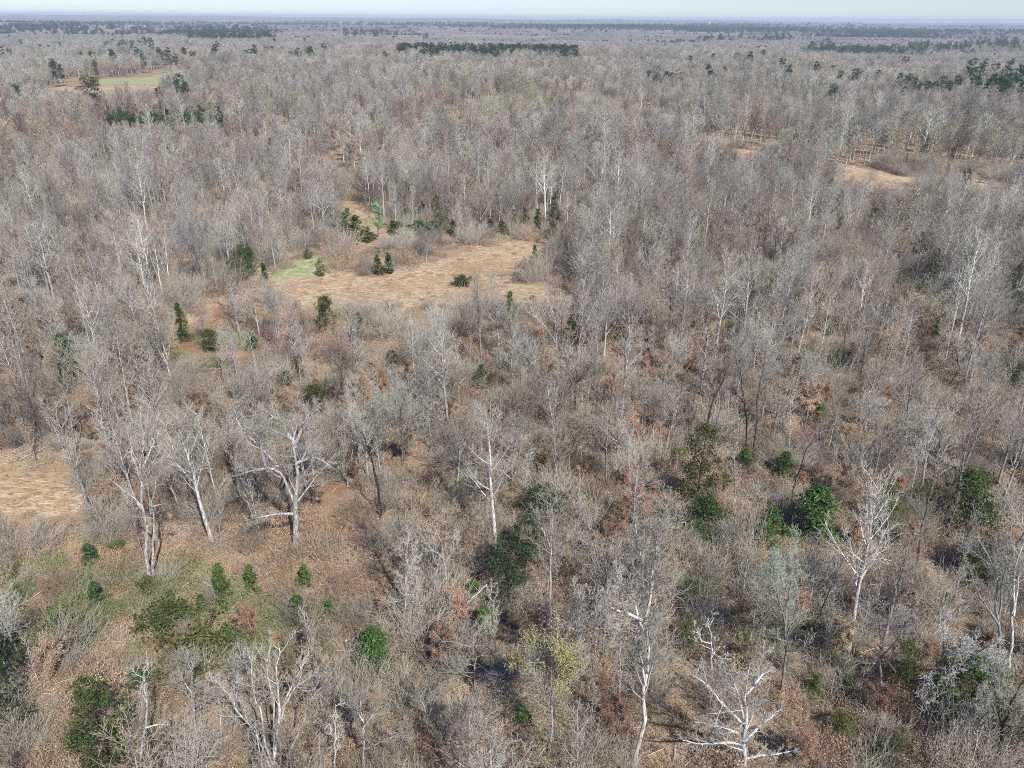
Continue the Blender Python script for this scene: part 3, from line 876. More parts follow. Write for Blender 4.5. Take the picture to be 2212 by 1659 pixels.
landmark([[(2093, 500), (2098, 460), (2110, 425)], [(2097, 470), (2120, 440), (2128, 432)], [(2098, 460), (2085, 430), (2080, 415)]],
         'white forked dead tree standing high among grey trees at upper right', 'the white dead upper tree', (0.66, 0.64, 0.6), TW_GREY, 0.28, (6, 0.4, 42, 0.3), c4=0)
landmark([[(1830, 500), (1833, 460), (1836, 430)], [(1834, 460), (1860, 440), (1880, 430)]],
         'whitish wide-limbed tree among the upper right grey trees', 'the wide-limbed upper tree', WHITE, TW_GREY, 0.26, (9, 0.4, 42, 0.35), c4=1)

# ------------------------------------------------------------ evergreens, bushes and leaf-holding saplings
EVG = [
    # px, top, base, halfwidth, proto, label, ref
    (8, 1362, 1600, 36, ('c', 2), 'large dark green cedar cut by the left edge at the bottom', 'the left-edge cedar'),
    (228, 1490, 1672, 42, ('c', 0), 'large deep green cedar at the bottom left corner', 'the bottom left cedar'),
    (152, 728, 830, 30, ('c', 3), 'ragged bright green pine at the left below the clearing', 'the ragged left pine'),
    (1508, 932, 1102, 42, ('c', 1), 'tall olive cedar with a black shadow at its left', 'the tall olive cedar'),
    (1520, 1085, 1180, 36, ('c', 4), 'shorter green cedar directly below the tall olive one', 'the shorter green cedar'),
    (1757, 1062, 1172, 48, ('c', 3), 'wide glossy bright green holly at the right of centre', 'the wide bright holly'),
    (1658, 1098, 1184, 26, ('c', 3), 'narrow fresh green holly left of the wide one', 'the narrow green holly'),
    (2087, 1028, 1155, 36, ('c', 4), 'round olive-green cedar near the right edge', 'the round right cedar'),
    (2128, 1188, 1270, 38, ('c', 0), 'green cedar behind the slanting-armed pale tree', 'the cedar behind the slanted arm'),
    (1172, 1066, 1140, 46, ('c', 2), 'uppermost of the dark evergreens clustered at the centre', 'the uppermost dark evergreen'),
    (1140, 1130, 1225, 34, ('c', 2), 'middle one of the dark evergreens clustered at the centre', 'the middle dark evergreen'),
    (1100, 1175, 1300, 44, ('c', 2), 'lowest and widest of the dark evergreens at the centre', 'the lowest dark evergreen'),
    (812, 1368, 1468, 38, ('c', 3), 'round bright green holly bush left of the bottom centre', 'the round bright holly'),
    (2095, 1450, 1575, 56, ('c', 0), 'broad deep green cedar under the leaning dark forked tree', 'the broad lower right cedar'),
    (1766, 858, 915, 17, ('y', 0), 'small vivid green pine beside the pink-leaved sapling', 'the vivid green pine'),
    (1608, 973, 1018, 20, ('c', 3), 'small dark green bush at the foot of the black sinuous trunks', 'the bush at the black trunks'),
    (1694, 982, 1034, 24, ('c', 3), 'thin green pine left of the black stem by the holly', 'the thin green pine'),
    (1606, 888, 925, 18, ('c', 2), 'dark low evergreen right of the steeply leaning trunk', 'the dark low evergreen'),
    (530, 533, 606, 17, ('c', 0), 'dark cedar at the left end of the clearing', 'the cedar at the clearing'),
    (705, 645, 722, 20, ('c', 4), 'lone dark green pine below the clearing', 'the lone pine below the clearing'),
    (1155, 530, 572, 10, ('y', 0), 'lone bright green pine at the right end of the clearing', 'the lone clearing pine'),
    (1196, 440, 507, 17, ('c', 2), 'blackish cedar above the right end of the clearing', 'the blackish cedar'),
    (770, 468, 524, 24, ('y', 0), 'bright green pine by the dirt track above the clearing', 'the track-side pine'),
    (816, 552, 594, 10, ('y', 2), 'left one of two narrow pines in the clearing', 'the left narrow pine'),
    (840, 548, 592, 11, ('y', 2), 'right one of two narrow pines in the clearing', 'the right narrow pine'),
    (572, 570, 608, 8, ('y', 2), 'small green pine at the left tip of the grassy strip', 'the grass-strip pine'),
    (665, 538, 560, 8, ('c', 0), 'tiny dark pine above the grassy strip', 'the tiny dark pine'),
    (693, 560, 598, 9, ('c', 0), 'small dark cedar at the right end of the grassy strip', 'the small strip cedar'),
    (860, 480, 510, 16, ('c', 3), 'green pine right of the pale willow above the clearing', 'the willow-side pine'),
    (905, 478, 514, 26, ('y', 0), 'widest of the bright pines behind the clearing', 'the widest clearing pine'),
    (940, 478, 508, 18, ('y', 0), 'bright pine right of the widest one behind the clearing', 'the bright pine behind the clearing'),
    (1037, 476, 504, 10, ('y', 0), 'small pine behind the middle of the clearing', 'the small middle pine'),
    (1162, 452, 490, 11, ('y', 0), 'narrow green pine left of the blackish cedar', 'the narrow green cedar-side pine'),
    (680, 838, 892, 24, ('c', 4), 'mossy green cedar above the huge spreading oak', 'the mossy cedar above the oak'),
    (1042, 792, 842, 22, ('c', 3), 'bright green holly left of the whitish forked middle tree', 'the middle holly'),
    (848, 760, 800, 14, ('c', 2), 'dark green sapling above the grey fan-shaped tree', 'the dark green sapling'),
    (545, 722, 760, 14, ('c', 3), 'small green bush between the trees left of the lone pine', 'the small green bush'),
    (455, 716, 760, 18, ('c', 4), 'dark green bush at the foot of the left trail', 'the dark trail bush'),
    (615, 805, 835, 16, ('c', 2), 'low dark green shrub above the oak to the left', 'the low dark shrub'),
    (1270, 1064, 1105, 24, ('c', 1), 'low olive cedar right of the dark evergreens', 'the low olive cedar'),
    (1434, 1085, 1140, 17, ('y', 1), 'soft light green young pine left of the shorter green cedar', 'the soft light pine'),
    (1047, 1318, 1372, 26, ('c', 3), 'green holly right of the fallen leaning logs', 'the holly by the leaning logs'),
    (1022, 1262, 1300, 20, ('c', 3), 'small green holly left of the lowest dark evergreen', 'the small holly'),
    (430, 1366, 1448, 70, ('b', 1), 'wide spreading green juniper mass at lower left', 'the wide green juniper'),
    (490, 1362, 1420, 34, ('b', 0), 'green juniper at the right end of the wide juniper mass', 'the right-end juniper'),
    (355, 1318, 1360, 50, ('b', 2), 'low grey-green thicket above the wide juniper', 'the grey-green thicket'),
    (120, 1318, 1362, 38, ('b', 0), 'green shrub at the left below the brushy opening', 'the green left shrub'),
    (175, 1345, 1392, 24, ('b', 0), 'yellowish green bush right of the left green shrub', 'the yellowish left bush'),
    (210, 1450, 1492, 17, ('b', 0), 'small deep green bush above the bottom left cedar', 'the small deep green bush'),
    (305, 1438, 1492, 26, ('b', 0), 'green bush behind the white angular trunk', 'the bush behind the angular trunk'),
    (483, 1228, 1316, 20, ('y', 1), 'tallest young pine in the brushy opening', 'the tallest young pine'),
    (545, 1228, 1284, 17, ('y', 1), 'soft rounded young pine in the brown opening', 'the soft rounded young pine'),
    (660, 1226, 1270, 16, ('y', 0), 'spiky young pine below the huge spreading oak', 'the spiky young pine'),
    (436, 1288, 1318, 12, ('y', 0), 'dark young pine left of the tallest young pine', 'the dark young pine'),
    (370, 1278, 1302, 8, ('y', 2), 'tiny young pine left of the fallen white log', 'the tiny young pine'),
    (645, 1296, 1346, 24, ('y', 0), 'bushy young pine low in the brushy opening', 'the bushy young pine'),
    (713, 1300, 1334, 13, ('y', 0), 'small young pine at the right of the brushy opening', 'the small right young pine'),
    (212, 1262, 1312, 15, ('y', 2), 'young pine left of the bent-limb tree', 'the young pine by the bent-limb tree'),
    (322, 1232, 1284, 20, ('b', 1), 'olive bush at the foot of the tall bent-limb tree', 'the olive bush at the foot'),
    (195, 1180, 1222, 16, ('y', 2), 'green sapling pine among left brush', 'the left brush pine'),
    (250, 1160, 1190, 15, ('b', 0), 'dark green bush above left of the bent-limb tree', 'the dark green brush bush'),
    (1941, 1400, 1500, 26, ('c', 1), 'moss-green thin conifer beside the grey hollow-side tree', 'the moss-green conifer'),
    (1761, 1462, 1508, 17, ('c', 3), 'small fresh green pine near the pale leaning stem', 'the small fresh pine'),
    (1828, 1462, 1505, 14, ('c', 3), 'small green pine at the rim of the dark hollow', 'the rim pine'),
    (1818, 1552, 1600, 22, ('c', 1), 'yellowish green pine below the dark hollow', 'the yellowish hollow pine'),
    (1897, 1615, 1668, 22, ('c', 3), 'bright green young pine at the bottom right', 'the bright bottom pine'),
    (1935, 1580, 1640, 14, ('c', 1), 'thin moss-green pine at the bottom right', 'the thin bottom pine'),
    (1487, 1260, 1310, 18, ('c', 2), 'dark green shrub right of the very tall whitish tree', 'the dark shrub'),
    (1487, 1350, 1420, 22, ('c', 1), 'olive shrub right of the very tall whitish tree', 'the olive shrub'),
    (1805, 755, 802, 12, ('y', 0), 'bright green narrow pine left of the thin pale pole', 'the bright narrow pine'),
    (2016, 690, 728, 12, ('y', 0), 'bright green tuft right of the bright white dead trunk', 'the bright green tuft'),
    (2192, 632, 684, 14, ('c', 2), 'dark cedar at the right edge above the middle', 'the dark right-edge cedar'),
    (1785, 590, 622, 12, ('c', 2), 'dark round evergreen in the upper right wood', 'the dark upper evergreen'),
    (2195, 790, 840, 20, ('c', 1), 'green cedar at the right edge beside the curved trunk', 'the green right-edge cedar'),
    (1885, 450, 500, 14, ('c', 1), 'olive pine in the upper right wood', 'the olive upper pine'),
    (575, 403, 426, 6, ('y', 0), 'small vivid pine in the upper left wood', 'the vivid upper left pine'),
    (1150, 640, 664, 10, ('c', 2), 'dark evergreen below the right end of the clearing', 'the evergreen below the clearing'),
    (997, 585, 620, 20, ('b', 2), 'sparse grey-green bush standing in the clearing', 'the sparse clearing bush'),
    (1915, 1060, 1150, 26, ('c', 1), 'thin olive cedar left of the thin leaning tree', 'the thin olive cedar'),
    (1990, 1040, 1120, 20, ('c', 1), 'grey-olive cedar between the leaning tree and round right cedar', 'the grey-olive cedar'),
    (25, 800 - 540, 284, 6, ('c', 2), 'small dark pine in the upper left wood near the edge', 'the small upper left pine'),
    (148, 262, 286, 7, ('c', 2), 'small dark pine below the distant meadow', 'the pine below the meadow'),
    (172, 186, 206, 7, ('c', 2), 'lone dark pine on the distant tan field', 'the lone field pine'),
    (812, 252, 268, 8, ('c', 2), 'small dark pine in the upper middle wood', 'the upper middle pine'),
]
used_name = {'c': 'cedar_tree', 'y': 'young_pine', 'b': 'evergreen_bush'}
for px, top, base, hw, (pk, pi), label, ref in EVG:
    lib = {'c': CEDARS, 'y': YPINE, 'b': BUSH}[pk]
    tm, fm, h0, r0 = lib[pi]
    # the photograph shows the crown's outline; its lowest edge is close to the foot
    b = ground(px, base)
    d = math.hypot(b[0], b[1])
    toppt = on_plane(px, top, b)
    slant = math.sqrt(d * d + (H - b[2]) ** 2)
    half = hw * slant / (W22 * FOC)
    sz = max(toppt[2] - b[2], 0.8)
    if pk == 'b' : sz = max(sz * 0.6, 1.2)
    loc = b.copy(); loc[1] += half * 0.4; loc[2] = float(terrain(loc[0], loc[1])) - 0.05
    e = thing(used_name[pk], [('stem' if pk == 'b' else 'trunk', tm), ('foliage', fm)], loc, rng.uniform(0, 6.28), 1, label, 'bush' if pk == 'b' else 'tree')
    e.scale = (half / r0, half / r0, sz / h0)
    LM.append((px, base, ref)); SPOTS.append((loc[0], loc[1], half + 0.8))

# pale willow-like tree beside the track
b = ground(817, 520)
t, g, lv = leafy(9, TW_SAGE, PALE, (0.30, 0.40, 0.20), 0.16, 3, 0.9, 16, 0.6, True)
thing('budding_tree', [('trunk', build_mesh('trunk', t, M_BARK)), ('crown', build_mesh('crown', g, M_TWIG)), ('leaves', build_mesh('leaves', lv, M_LEAF))], b, 0.4, 1.15,
      'puffy pale green willow-like tree beside the dirt track', 'tree')
LM.append((817, 520, 'the pale green willow')); SPOTS.append((b[0], b[1], 5))

# the sapling with pinkish tan leaves
b = ground(1738, 925)
t, g, lv = leafy(7, TW_TAN, GREY, (0.56, 0.385, 0.27), 0.085, 10, 0.95, 14, 2.0)
thing('leafy_sapling', [('trunk', build_mesh('trunk', t, M_BARK)), ('crown', build_mesh('crown', g, M_TWIG)), ('leaves', build_mesh('leaves', lv, M_LEAF))], b, 0.4, 1.1,
      'sapling holding dense pinkish-tan dead leaves beside the vivid green pine', 'tree')
LM.append((1738, 925, 'the pink-leaved sapling')); SPOTS.append((b[0], b[1], 4))

# logs lying or leaning in the brush
LOGS = [((440, 1262), (462, 1272), 0.24, (0.66, 0.58, 0.52), 'short thick whitish log in the brown opening', 0),
        ((417, 1246), (517, 1244), 0.09, (0.55, 0.47, 0.40), 'long thin pale log lying level across the brown opening', 0),
        ((992, 1322), (1052, 1264), 0.16, (0.60, 0.57, 0.53), 'pale dead trunk leaning against the lowest dark evergreen', 2.0),
        ((1040, 1330), (1064, 1290), 0.11, (0.50, 0.46, 0.42), 'shorter pale log leaning right of the longer leaning one', 1.0),
        ((745, 1386), (775, 1376), 0.12, (0.66, 0.60, 0.55), 'whitish log left of the round bright holly', 0),
        ((2014, 864), (2044, 848), 0.22, (0.62, 0.59, 0.55), 'whitish fallen trunk at the foot of the curved dark trunk', 0.3),
        ((1874, 998), (1918, 1004), 0.18, (0.66, 0.63, 0.59), 'bright fallen log lying level in the right wood', 0.3),
        ((467, 1066), (491, 1032), 0.18, (0.52, 0.44, 0.37), 'brown fallen trunk slanting up left of the huge oak', 1.0),
        ((464, 1364), (496, 1361), 0.08, (0.50, 0.42, 0.35), 'thin brown log above the wide green juniper', 0),
        ((1674, 1105), (1706, 1102), 0.13, (0.70, 0.64, 0.58), 'bright thin log left of the wide bright holly', 0.2),
        ((1612, 1098), (1650, 1068), 0.12, (0.52, 0.46, 0.41), 'broken pale log below the black sinuous trunks', 0.5),
        ((1005, 1196), (1075, 1192), 0.10, (0.60, 0.50, 0.43), 'pale thin log above the dark evergreens', 0),
        ((1810, 672), (1858, 712), 0.18, (0.50, 0.47, 0.43), 'grey fallen trunk leaning near the dark scarred trunk', 3.0),
        ((1960, 1590), (1998, 1606), 0.10, (0.55, 0.51, 0.47), 'thin pale log at the foot of the leaning dark forked tree', 0.1),
        ((2020, 1560), (2110, 1530), 0.10, (0.42, 0.34, 0.27), 'long brown log below the broad lower right cedar', 0.3),
        ((760, 1160), (822, 1195), 0.11, (0.55, 0.49, 0.43), 'forked pale branch lying right of the huge oak', 0.8),
        ((1620, 1262), (1700, 1252), 0.09, (0.56, 0.50, 0.44), 'thin pale fallen stem left of the sage-green lichen tree', 0.5),
        ((1150, 1050), (1190, 1068), 0.10, (0.58, 0.50, 0.42), 'thin fallen stem in the brown opening above the evergreens', 0.2),
        ((1415, 1430), (1455, 1418), 0.09, (0.56, 0.50, 0.44), 'thin fallen stem right of the very tall whitish tree', 0.2),
        ((300, 1700 - 110), (345, 1640), 0.10, (0.56, 0.50, 0.44), 'thin fallen stem beside the white angular trunk', 0.2)]
for (x1, y1), (x2, y2), r, col, label, lift in LOGS:
    a, b = ground(x1, y1), ground(x2, y2)
    if lift:      # leaning: raise the second end
        d = pix_dir(x2, y2)
        b = on_plane(x2, y2, a, 0.6) if lift >= 1 else b
        b[2] = max(b[2], float(terrain(b[0], b[1])) + 0.1)
    a = a + [0, 0, r * 0.7]; b = b + [0, 0, r * 0.6]
    P = smooth_line([[0, 0, 0], (b - a) * 0.5 + [0, 0, 0.05], b - a], 9)[None]
    R = (r * np.linspace(1, 0.55, 9))[None]
    br = spawn(P, R, 5, 0.35, 0.95, 50, 0.25, 4, 0.05, 0.15, 0.45, 0.02)
    e = thing('fallen_log', [('trunk', build_mesh('log', [tubes(P, R, 8, col, 0.05), tubes(br[0], br[1], 4, col, 0.1)], M_BARK))],
              a, 0, 1, label, 'log')

PROT = [(-20, 160, 985, 1120), (1480, 1730, 1425, 1659), (500, 745, 1370, 1659), (1340, 1425, 1110, 1659), (1120, 1245, 1360, 1625), (500, 735, 860, 1180), (262, 350, 900, 1270), (430, 800, 1190, 1320), (715, 825, 900, 1120),
        (290, 372, 1440, 1655), (1330, 1400, 620, 770), (1505, 1620, 730, 935), (1580, 1680, 770, 1000), (1990, 2180, 1330, 1610), (1660, 1720, 1190, 1505), (370, 455, 460, 640), (1945, 1975, 665, 808), (2030, 2110, 700, 860),
        (1975, 2050, 900, 1250), (860, 880, 840, 1050), (840, 910, 840, 980), (690, 1240, 520, 650), (1530, 1545, 1320, 1470), (1715, 1790, 830, 925)]
PROT += [(710, 1180, 462, 520)]
PROT += [(px - hw, px + hw, top, base) for px, top, base, hw, *_ in EVG if hw >= 9]
PROT = np.array(PROT, float)


def blocks(x, y, h, crown=0.16):
    """Whether a tree of height h standing here would hide a landmark behind it."""
    x = np.atleast_1d(x); y = np.atleast_1d(y)
    z = terrain(x, y)
    b = project(np.stack([x, y, z], 1)); t = project(np.stack([x, y, z + h], 1))
    w = h * crown * (b[:, 1] - t[:, 1]) / h
    out = np.zeros(len(x), bool)
    for x0, x1, y0, y1 in PROT:
        out |= (b[:, 0] + w > x0) & (b[:, 0] - w < x1) & (t[:, 1] < y1 - 0.25 * (y1 - y0)) & (b[:, 1] > y1)
    return out


# ------------------------------------------------------------ the near wood: every tree its own object
S_near = []


def halfw(d):
    return 0.71 * (0.896 * d + 26.7)


def free(x, y, r, spots):
    if not len(spots): return True
    s = np.asarray(spots)
    return not np.any(np.hypot(s[:, 0] - x, s[:, 1] - y) < np.maximum(r, s[:, 2]))


def scatter(n, dmin, dmax, sep, avoid_open=0.9, power=1.0, margin=7.0, grow=0.0, hh=14.0):
    got = []
    spots = list(SPOTS)
    tries = 0
    while len(got) < n and tries < 60000:
        tries += 1
        d = math.sqrt(rng.uniform(dmin ** 2, dmax ** 2)) if power == 1.0 else dmin + (dmax - dmin) * rng.uniform() ** power
        hw = halfw(d) + margin
        x = rng.uniform(-hw, hw)
        if anyin(Z_STRAW, x, d) or anyin(Z_GREEN, x, d): continue
        if anyin(Z_OPEN, x, d) and rng.uniform() < avoid_open: continue
        cp = float(sight_cap(np.array([x]), np.array([d]))[0])
        if cp < 14 and rng.uniform() < 0.85: continue
        if blocks(x, d, hh, 0.24 if hh > 10 else 0.14)[0] and (hh > 10 or rng.uniform() < 0.9): continue
        if free(x, d, sep, spots):
            got.append((x, d)); spots.append((x, d, sep))
    return got, spots


def rank_labels(items):
    """items: (px, py, describing words, noun, object). Labels by words and place next to a landmark."""
    A = np.array([(a, b) for a, b, _ in LM])
    buckets = {}
    for px, py, words, noun, o in items:
        dd = np.hypot(A[:, 0] - px, (A[:, 1] - py) * 1.3)
        best = None
        k = int(np.argmin(dd))
        dx, dy = px - A[k, 0], py - A[k, 1]
        if abs(dx) > abs(dy) * 1.1:
            rel = 'left of' if dx < 0 else 'right of'
        else:
            rel = 'behind' if dy < 0 else 'in front of'
        buckets.setdefault((words, noun, k, rel), []).append((dd[k], o))
    ords = ['', 'second', 'third', 'fourth', 'fifth', 'sixth', 'seventh', 'eighth', 'ninth', 'tenth', 'eleventh', 'twelfth']
    for (words, noun, k, rel), lst in buckets.items():
        lst.sort(key=lambda q: q[0])
        for j, (_, o) in enumerate(lst):
            pos = 'closest' if j == 0 else ords[min(j, 11)] + ' closest'
            if len(lst) == 1:
                o['label'] = f'{words} {noun} {rel} {LM[k][2]}'
            else:
                o['label'] = f'{words} {noun}, {pos} {rel} {LM[k][2]}'


n_lm = 52
pts, spots = scatter(300 - n_lm, 30, 150, 4.4)
items = []
for x, y in pts:
    z = float(terrain(x, y)) - 0.1
    q = rng.uniform()
    ii = int(rng.choice(len(NEAR), p=np.array([11, 5, 11, 9, 7, 8, 8, 7, 6, 8, 6, 3, 6, 5]) / 100))
    kind, tm, cm, h, words = NEAR[ii]
    s = rng.uniform(0.62, 1.02)
    e = thing('bare_tree', [('trunk', tm), ('crown', cm)], (x, y, z), rng.uniform(0, 6.28), s, None, 'tree', 'bare grey trees of the near wood')
    e.scale = (s * rng.uniform(0.85, 1.1), s * rng.uniform(0.85, 1.1), s)
    e.rotation_euler[0] = rng.normal(0, 0.035); e.rotation_euler[1] = rng.normal(0, 0.035)
    p = project([x, y, z])[0]
    items.append((p[0], p[1], words, 'bare tree', e))
rank_labels(items)
TREES = spots

items = []
pts, _ = scatter(300, 31, 125, 2.3, 0.5, hh=6.0)
for x, y in pts:
    z = float(terrain(x, y)) - 0.05
    tm, cm, h, words = POLES[rng.integers(len(POLES))]
    s = rng.uniform(0.6, 1.15)
    e = thing('bare_sapling', [('trunk', tm), ('crown', cm)], (x, y, z), rng.uniform(0, 6.28), s, None, 'sapling', 'thin bare saplings of the near wood')
    e.rotation_euler[0] = rng.normal(0, 0.07); e.rotation_euler[1] = rng.normal(0, 0.07)
    p = project([x, y, z])[0]
    items.append((p[0], p[1], words, 'bare sapling', e))
rank_labels(items)

items = []
pts, _ = scatter(290, 34, 150, 2.4, 0.75, hh=4.0)
for x, y in pts:
    z = float(terrain(x, y)) - 0.05
    tm, cm, lm, h, words = OAKS[rng.integers(len(OAKS))]
    s = rng.uniform(0.45, 1.05)
    e = thing('leafy_sapling', [('trunk', tm), ('crown', cm), ('leaves', lm)], (x, y, z), rng.uniform(0, 6.28), s, None, 'sapling', 'saplings still holding dead brown leaves')
    p = project([x, y, z])[0]
    items.append((p[0], p[1], words + '-leaved', 'sapling', e))
rank_labels(items)

items = []
pts, _ = scatter(60, 42, 150, 4.0, 0.4, hh=2.0)
for x, y in pts:
    z = float(terrain(x, y)) - 0.05
    k = rng.integers(len(BUSH))
    tm, fm, h, r = BUSH[k]
    s = rng.uniform(0.3, 0.7)
    e = thing('evergreen_bush', [('stem', tm), ('foliage', fm)], (x, y, z), rng.uniform(0, 6.28), s, None, 'bush', 'small green bushes of the undergrowth')
    p = project([x, y, z])[0]
    items.append((p[0], p[1], ['bright green', 'olive', 'grey-green'][k], 'small bush', e))
rank_labels(items)


# ------------------------------------------------------------ scattered masses (stuff)
def gn_scatter(name, P, idx, rot, scl, meshes, label, cat=None):
    pc = bpy.data.collections.new(name + '_kinds')
    for k, me in enumerate(meshes):
        o = bpy.data.objects.new('%s_%02d' % (name + '_kind', k), me)
        pc.objects.link(o)
    me = bpy.data.meshes.new(name)
    me.vertices.add(len(P)); me.vertices.foreach_set('co', np.asarray(P, np.float32).ravel())
    a = me.attributes.new('idx', 'INT', 'POINT'); a.data.foreach_set('value', np.asarray(idx, np.int32))
    a = me.attributes.new('rot', 'FLOAT_VECTOR', 'POINT'); a.data.foreach_set('vector', np.asarray(rot, np.float32).ravel())
    a = me.attributes.new('scl', 'FLOAT_VECTOR', 'POINT'); a.data.foreach_set('vector', np.asarray(scl, np.float32).ravel())
    me.update()
    o = link(name, me)
    ng = bpy.data.node_groups.new(name, 'GeometryNodeTree')
    ng.interface.new_socket('Geometry', in_out='INPUT', socket_type='NodeSocketGeometry')
    ng.interface.new_socket('Geometry', in_out='OUTPUT', socket_type='NodeSocketGeometry')
    N = ng.nodes
    gi = N.new('NodeGroupInput'); go = N.new('NodeGroupOutput')
    ci = N.new('GeometryNodeCollectionInfo'); ci.inputs['Collection'].default_value = pc
    ci.inputs['Separate Children'].default_value = True; ci.inputs['Reset Children'].default_value = True
    ip = N.new('GeometryNodeInstanceOnPoints'); ip.inputs['Pick Instance'].default_value = True

    def na(nm, ty):
        n = N.new('GeometryNodeInputNamedAttribute'); n.data_type = ty; n.inputs['Name'].default_value = nm
        return n.outputs['Attribute']
    ng.links.new(gi.outputs[0], ip.inputs['Points'])
    ng.links.new(ci.outputs[0], ip.inputs['Instance'])
    ng.links.new(na('idx', 'INT'), ip.inputs['Instance Index'])
    ng.links.new(na('rot', 'FLOAT_VECTOR'), ip.inputs['Rotation'])
    ng.links.new(na('scl', 'FLOAT_VECTOR'), ip.inputs['Scale'])
    ng.links.new(ip.outputs[0], go.inputs[0])
    md = o.modifiers.new('scatter', 'NODES'); md.node_group = ng
    return tag(o, label, cat, None, 'stuff')


def grid_points(dmin, dmax, step0, stepk, margin=12.0):
    """Jittered rows whose spacing grows with distance."""
    out = []
    d = dmin
    while d < dmax:
        st = step0 + stepk * d
        hw = halfw(d) * 1.03 + margin
        x = np.arange(-hw, hw, st)
        xx = x + rng.uniform(-0.5, 0.5, len(x)) * st
        yy = d + rng.uniform(-0.5, 0.5, len(x)) * st
        out.append(np.stack([xx, yy], 1))
        d += st
    return np.concatenate(out)


def put(pts, off=0.0):
    return np.stack([pts[:, 0], pts[:, 1], terrain(pts[:, 0], pts[:, 1]) + off], 1)


def rots(n, tilt=0.04):
    return np.stack([rng.normal(0, tilt, n), rng.normal(0, tilt, n), rng.uniform(0, 6.28, n)], 1)


# undergrowth
BR = [build_mesh('brush', brush(k), M_TWIG) for k in ('red', 'tan', 'low', 'low', 'green', 'grass', 'tall', 'red', 'shrub', 'shrub', 'leafy', 'leafy')]
pts = grid_points(30, 330, 1.75, 0.009)
far_b = grid_points(330, 820, 4.5, 0.0)
far_b = far_b[anyin(Z_MARSH, far_b[:, 0], far_b[:, 1]) | (sight_cap(far_b[:, 0], far_b[:, 1]) < 16)]
pts = np.concatenate([pts, far_b])
st = anyin(Z_STRAW, pts[:, 0], pts[:, 1]); gr = anyin(Z_GREEN, pts[:, 0], pts[:, 1]); op = anyin(Z_OPEN, pts[:, 0], pts[:, 1])
n = len(pts)
w1 = waves(pts[:, 0] / 14, pts[:, 1] / 14, 31); w2 = waves(pts[:, 0] / 10, pts[:, 1] / 10, 32)
idx = rng.choice(4, n, p=[.2, .25, .3, .25])
idx = np.where(w1 > 0.9, np.where(rng.uniform(size=n) < .6, 0, 7), idx)
idx = np.where((w2 > 1.0) & (rng.uniform(size=n) < .55), 4, idx)
idx = np.where(rng.uniform(size=n) < .13, 6, idx)
idx = np.where(rng.uniform(size=n) < .15, rng.integers(8, 10, n), idx)
far_i = pts[:, 1] > 150
idx = np.where(far_i & (rng.uniform(size=n) < .35), 6, idx)
idx = np.where(rng.uniform(size=n) < .15, rng.integers(10, 12, n), idx)
opgrass = op & (rng.uniform(size=n) < 0.5); idx = np.where(opgrass, 5, idx)
pb = project(put(pts))
leftg = (pb[:, 0] < 700) & (pb[:, 1] > 1190 + 0.15 * pb[:, 0]) & (pb[:, 1] < 1440)
idx = np.where(leftg & (rng.uniform(size=n) < .45), 4, idx)
keep = ~((gr & (rng.uniform(size=n) < 0.8)) | (st & (rng.uniform(size=n) < 0.45)))
keep &= ~((pts[:, 1] > 105) & blocks(pts[:, 0], pts[:, 1], 3.0, 0.1) & (rng.uniform(size=n) < 0.85) & ~st)
keep &= rng.uniform(size=n) < 0.86
idx = np.where(st | gr, 5, idx)
edge = sight_cap(pts[:, 0], pts[:, 1], None, 40) < 6
idx = np.where(edge & (rng.uniform(size=n) < .5), 5, idx)
keep &= ~anyin(Z_TANF, pts[:, 0], pts[:, 1])
pts, idx = pts[keep], idx[keep]
n = len(pts)
s = rng.uniform(0.55, 1.15, n) * (1 + np.minimum(pts[:, 1], 400) / 500)
capb = sight_cap(pts[:, 0], pts[:, 1])
s = np.minimum(s, np.maximum(capb / 2.5, 0.25))
s = np.where(anyin(Z_STRAW + Z_GREEN, pts[:, 0], pts[:, 1]), rng.uniform(0.25, 0.6, n), s)
gn_scatter('undergrowth', put(pts), idx, rots(n, 0.06), np.stack([s, s, s * rng.uniform(0.7, 1.2, n)], 1), BR, 'tangled brown and green undergrowth covering the forest floor')

# mid-distance trees
MIDS = []
for lod in (0, 1):
    for kind, tone, h in (('tall', 'pale grey', 18), ('tall', 'ash grey', 20), ('tall', 'reddish', 17), ('tall', 'whitish', 20), ('tall', 'olive', 17),
                          ('round', 'ash grey', 15), ('round', 'pale grey', 17), ('round', 'dark', 14), ('pole', 'pale grey', 15), ('pole', 'reddish', 12), ('pole', 'brownish grey', 12), ('vase', 'pinkish grey', 14)):
        bk, tw = TONES[tone]
        t, g, _ = forest_tree(h, kind, np.minimum(np.array(bk) * 1.2, 0.7), tw, 1 if kind != 'pole' else 2 - lod, 0.028 if lod == 0 else 0.055)
        MIDS.append(joined('mid_tree', t, g, M_MID))
pts = grid_points(128, 700, 3.7, 0.0062)
near = pts[:, 1] < 150
ok = ~(anyin(Z_STRAW, pts[:, 0], pts[:, 1]) | anyin(Z_GREEN, pts[:, 0], pts[:, 1]) | anyin(Z_TANF, pts[:, 0], pts[:, 1]))
gapw = waves(pts[:, 0] / 9, pts[:, 1] / 9, 51) + 0.6 * waves(pts[:, 0] / 30, pts[:, 1] / 30, 52)
ok &= ~((gapw < -0.9) & (rng.uniform(size=len(pts)) < 0.75))
ma = anyin(Z_MARSH, pts[:, 0], pts[:, 1])
ok &= ~(ma & (rng.uniform(size=len(pts)) < 0.4))
ok &= ~(near & (rng.uniform(size=len(pts)) < 0.75))
ts = np.array([(a, b, c) for a, b, c in SPOTS if b > 120])
